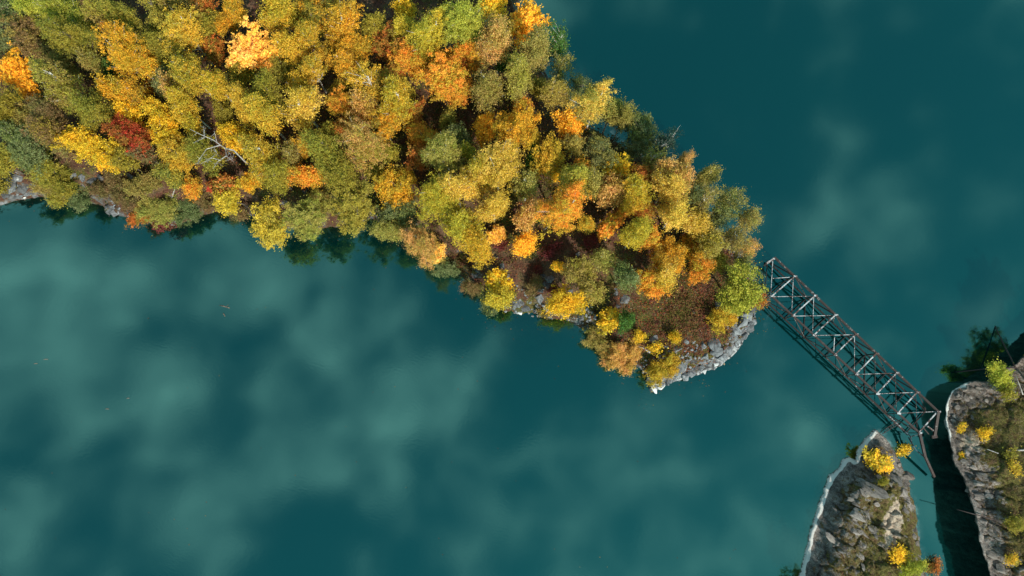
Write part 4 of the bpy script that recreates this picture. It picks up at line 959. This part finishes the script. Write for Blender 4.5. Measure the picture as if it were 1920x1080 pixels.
    # broken end over the island
    part('end_stub', STEEL_PALE, lambda m: m.ibeam(Rn[0] - up * .02 + Vector((.1, -.1, 0)), z7(100, 92, ZT - .4), 0.20, 0.18, 0.04), 'pale broken end beam')
    part('end_stub', STEEL_DARK, lambda m: m.bar(z7(103, 90, ZT - .55), z7(88, 104, ZT - .8), 0.2, 0.2))
    part('bearing_foot', STEEL_DARK, lambda m: m.bar(Lb[1] + Vector((-.5, .1, -.15)), Lb[1] + Vector((.25, -.05, -.15)), 0.5, 0.35))
    # end frame at the cliff: raking end posts and broken bits
    z8 = lambda x, y, z: Vector(px(1480 + x / 2.25, 600 + y / 2.25, z))
    part('end_post', STEEL_MIX, lambda m: m.ibeam(Rn[8], z8(612, 490, 1.3), 0.30, 0.24, 0.05), 'hanging end post')
    part('end_post', STEEL_RUST, lambda m: m.ibeam(Ln[8], z8(572, 575, 2.2), 0.27, 0.24, 0.05))
    part('end_post', STEEL_RUST, lambda m: m.ibeam(z8(572, 575, 2.2), z8(611, 661, 0.7), 0.24, 0.22, 0.05), 'bent lower end post')
    part('end_brace', STEEL_PALE, lambda m: m.bar(z8(583, 448, 2.4), z8(606, 466, 1.8), 0.12, 0.12))
    part('end_brace', STEEL_MIX, lambda m: m.bar(z8(565, 455, 2.4), z8(588, 482, 2.0), 0.10, 0.10))
    part('end_brace', STEEL_RUST, lambda m: m.bar(z8(600, 494, 1.3), z8(622, 490, 1.3), 0.35, 0.30))
    kink = [Lb[7], z8(512, 492, 1.1), z8(517, 520, 1.1), z8(535, 550, 1.2), z8(575, 582, 1.9)]
    for a, b in zip(kink[:-1], kink[1:]):
        part('bottom_chord_end', STEEL_PALE, lambda m: m.bar(a, b, 0.10, 0.09), 'twisted end of the bottom chord')
    part('end_brace', STEEL_PALE, lambda m: m.bar(z8(512, 492, 1.1), z8(550, 482, 2.9), 0.12, 0.10))
    part('end_brace', STEEL_RUST, lambda m: m.bar(z8(503, 495, 1.0), z8(530, 545, .9), 0.10, 0.10))
    tag(root, 'rusted steel truss footbridge skeleton spanning the lake to the cliff', 'bridge')
    # ladder hanging by the bridge
    lo = Vector(px(1657, 809, 0.35)); hi = Vector(px(1688, 790, 0.8)); lad = empty('ladder', (lo.x, lo.y, 0))
    off = Vector((0.18, 0.28, 0)); b0 = Vector((lo.x, lo.y, 0))
    for s in (-1, 1): MB().bar(lo + off * s - b0, hi + off * s - b0, 0.06, 0.05).build('rail', STEEL_RUST, lad)
    for k in range(6):
        c = lo.lerp(hi, (k + .5) / 6) - b0; MB().bar(c - off, c + off, 0.04, 0.04).build('rung', STEEL_RUST, lad)
    tag(lad, 'small rusty ladder between the outcrop point and the bridge', 'ladder')
bridge()

# ------------------------------------------------------------------ poles and driftwood
def pole(name, a, b, za, zb, r, mat, lab, cat='pole', bend=0.0, snap=False):
    p, q = px(*a, za), px(*b, zb); c = (p + q) / 2 + np.array([0, bend, 0]); base = q.copy(); m = MB()
    m.tube([tuple(p - base), tuple((p + c) / 2 - base), tuple(c - base), tuple((q + c) / 2 - base), (0, 0, 0)], [r * .7, r * .85, r, r, r * 1.1], 7)
    o = m.build(name, mat, None, True); o.location = base; return tag(o, lab, cat)
gz = lambda x, y, z=2: float(ground_z(*px(x, y, z)[:2]))
pole('leaning_pole', (1861, 602), (1904, 689), -0.4, 2.9, 0.085, STEEL_RUST, 'long rusty pole dipping into the lake by the right edge', bend=-0.1)
pole('fallen_pole', (1792, 698), (1906, 689), 0.35, 2.9, 0.085, STEEL_RUST, 'long fallen pole lying across the head of the cliff', bend=0.1)
pole('white_pole', (1888, 845), (1945, 843), 3.6, 3.9, 0.10, BARK_PALE, 'upper of two white poles at the right edge')
pole('white_pole', (1903, 857), (1950, 861), 3.5, 3.7, 0.09, BARK_PALE, 'lower of two white poles at the right edge')
pole('rusty_pipe', (1794, 955), (1866, 975), 3.4, 4.1, 0.06, STEEL_RUST, 'rusty pipe poking out over the dark channel from the cliff')
pole('dead_branch', (1905, 705), (1918, 740), 3.8, 3.6, 0.06, BARK_PALE, 'thin dead branch on the ground right of the green shrub', 'branch')
pole('dead_branch', (1850, 842), (1872, 850), 3.9, 3.9, 0.04, BARK_PALE, 'thin dead branch below the golden cliff shrub', 'branch')
def drift(x, y, L, ang, r, lab):
    p = px(x, y, 0.0); m = MB(); d = Vector((math.cos(ang), math.sin(ang), 0))
    m.tube([-d * L * .5, -d * L * .1 + Vector((0, 0.04, 0.02)), d * L * .5 + Vector((0, 0, -0.02))], [r * .4, r, r * .8], 6)
    if L > 1: m.tube([d * L * .15, d * L * .3 + Vector((.1, .35, .05))], [r * .4, r * .15], 5)
    o = m.build('driftwood', BARK_BROWN, None, True); o.location = (p[0], p[1], 0.02); tag(o, lab, 'driftwood')
drift(421, 575, 1.3, -0.25, .07, 'forked driftwood floating on open water left of centre')
drift(420, 590, 0.5, -1.0, .07, 'small dark driftwood just below the forked one')
drift(67, 682, 0.45, 0.1, .05, 'dark floating stick near the left edge, lower of a pair')
drift(86, 674, 0.55, 0.1, .05, 'dark floating stick near the left edge, upper of a pair')
drift(201, 767, 0.45, 0.0, .05, 'lone dark floating stick in the pale cloud reflection')
drift(240, 747, 0.35, 0.2, .05, 'lone short dark stick floating above another')
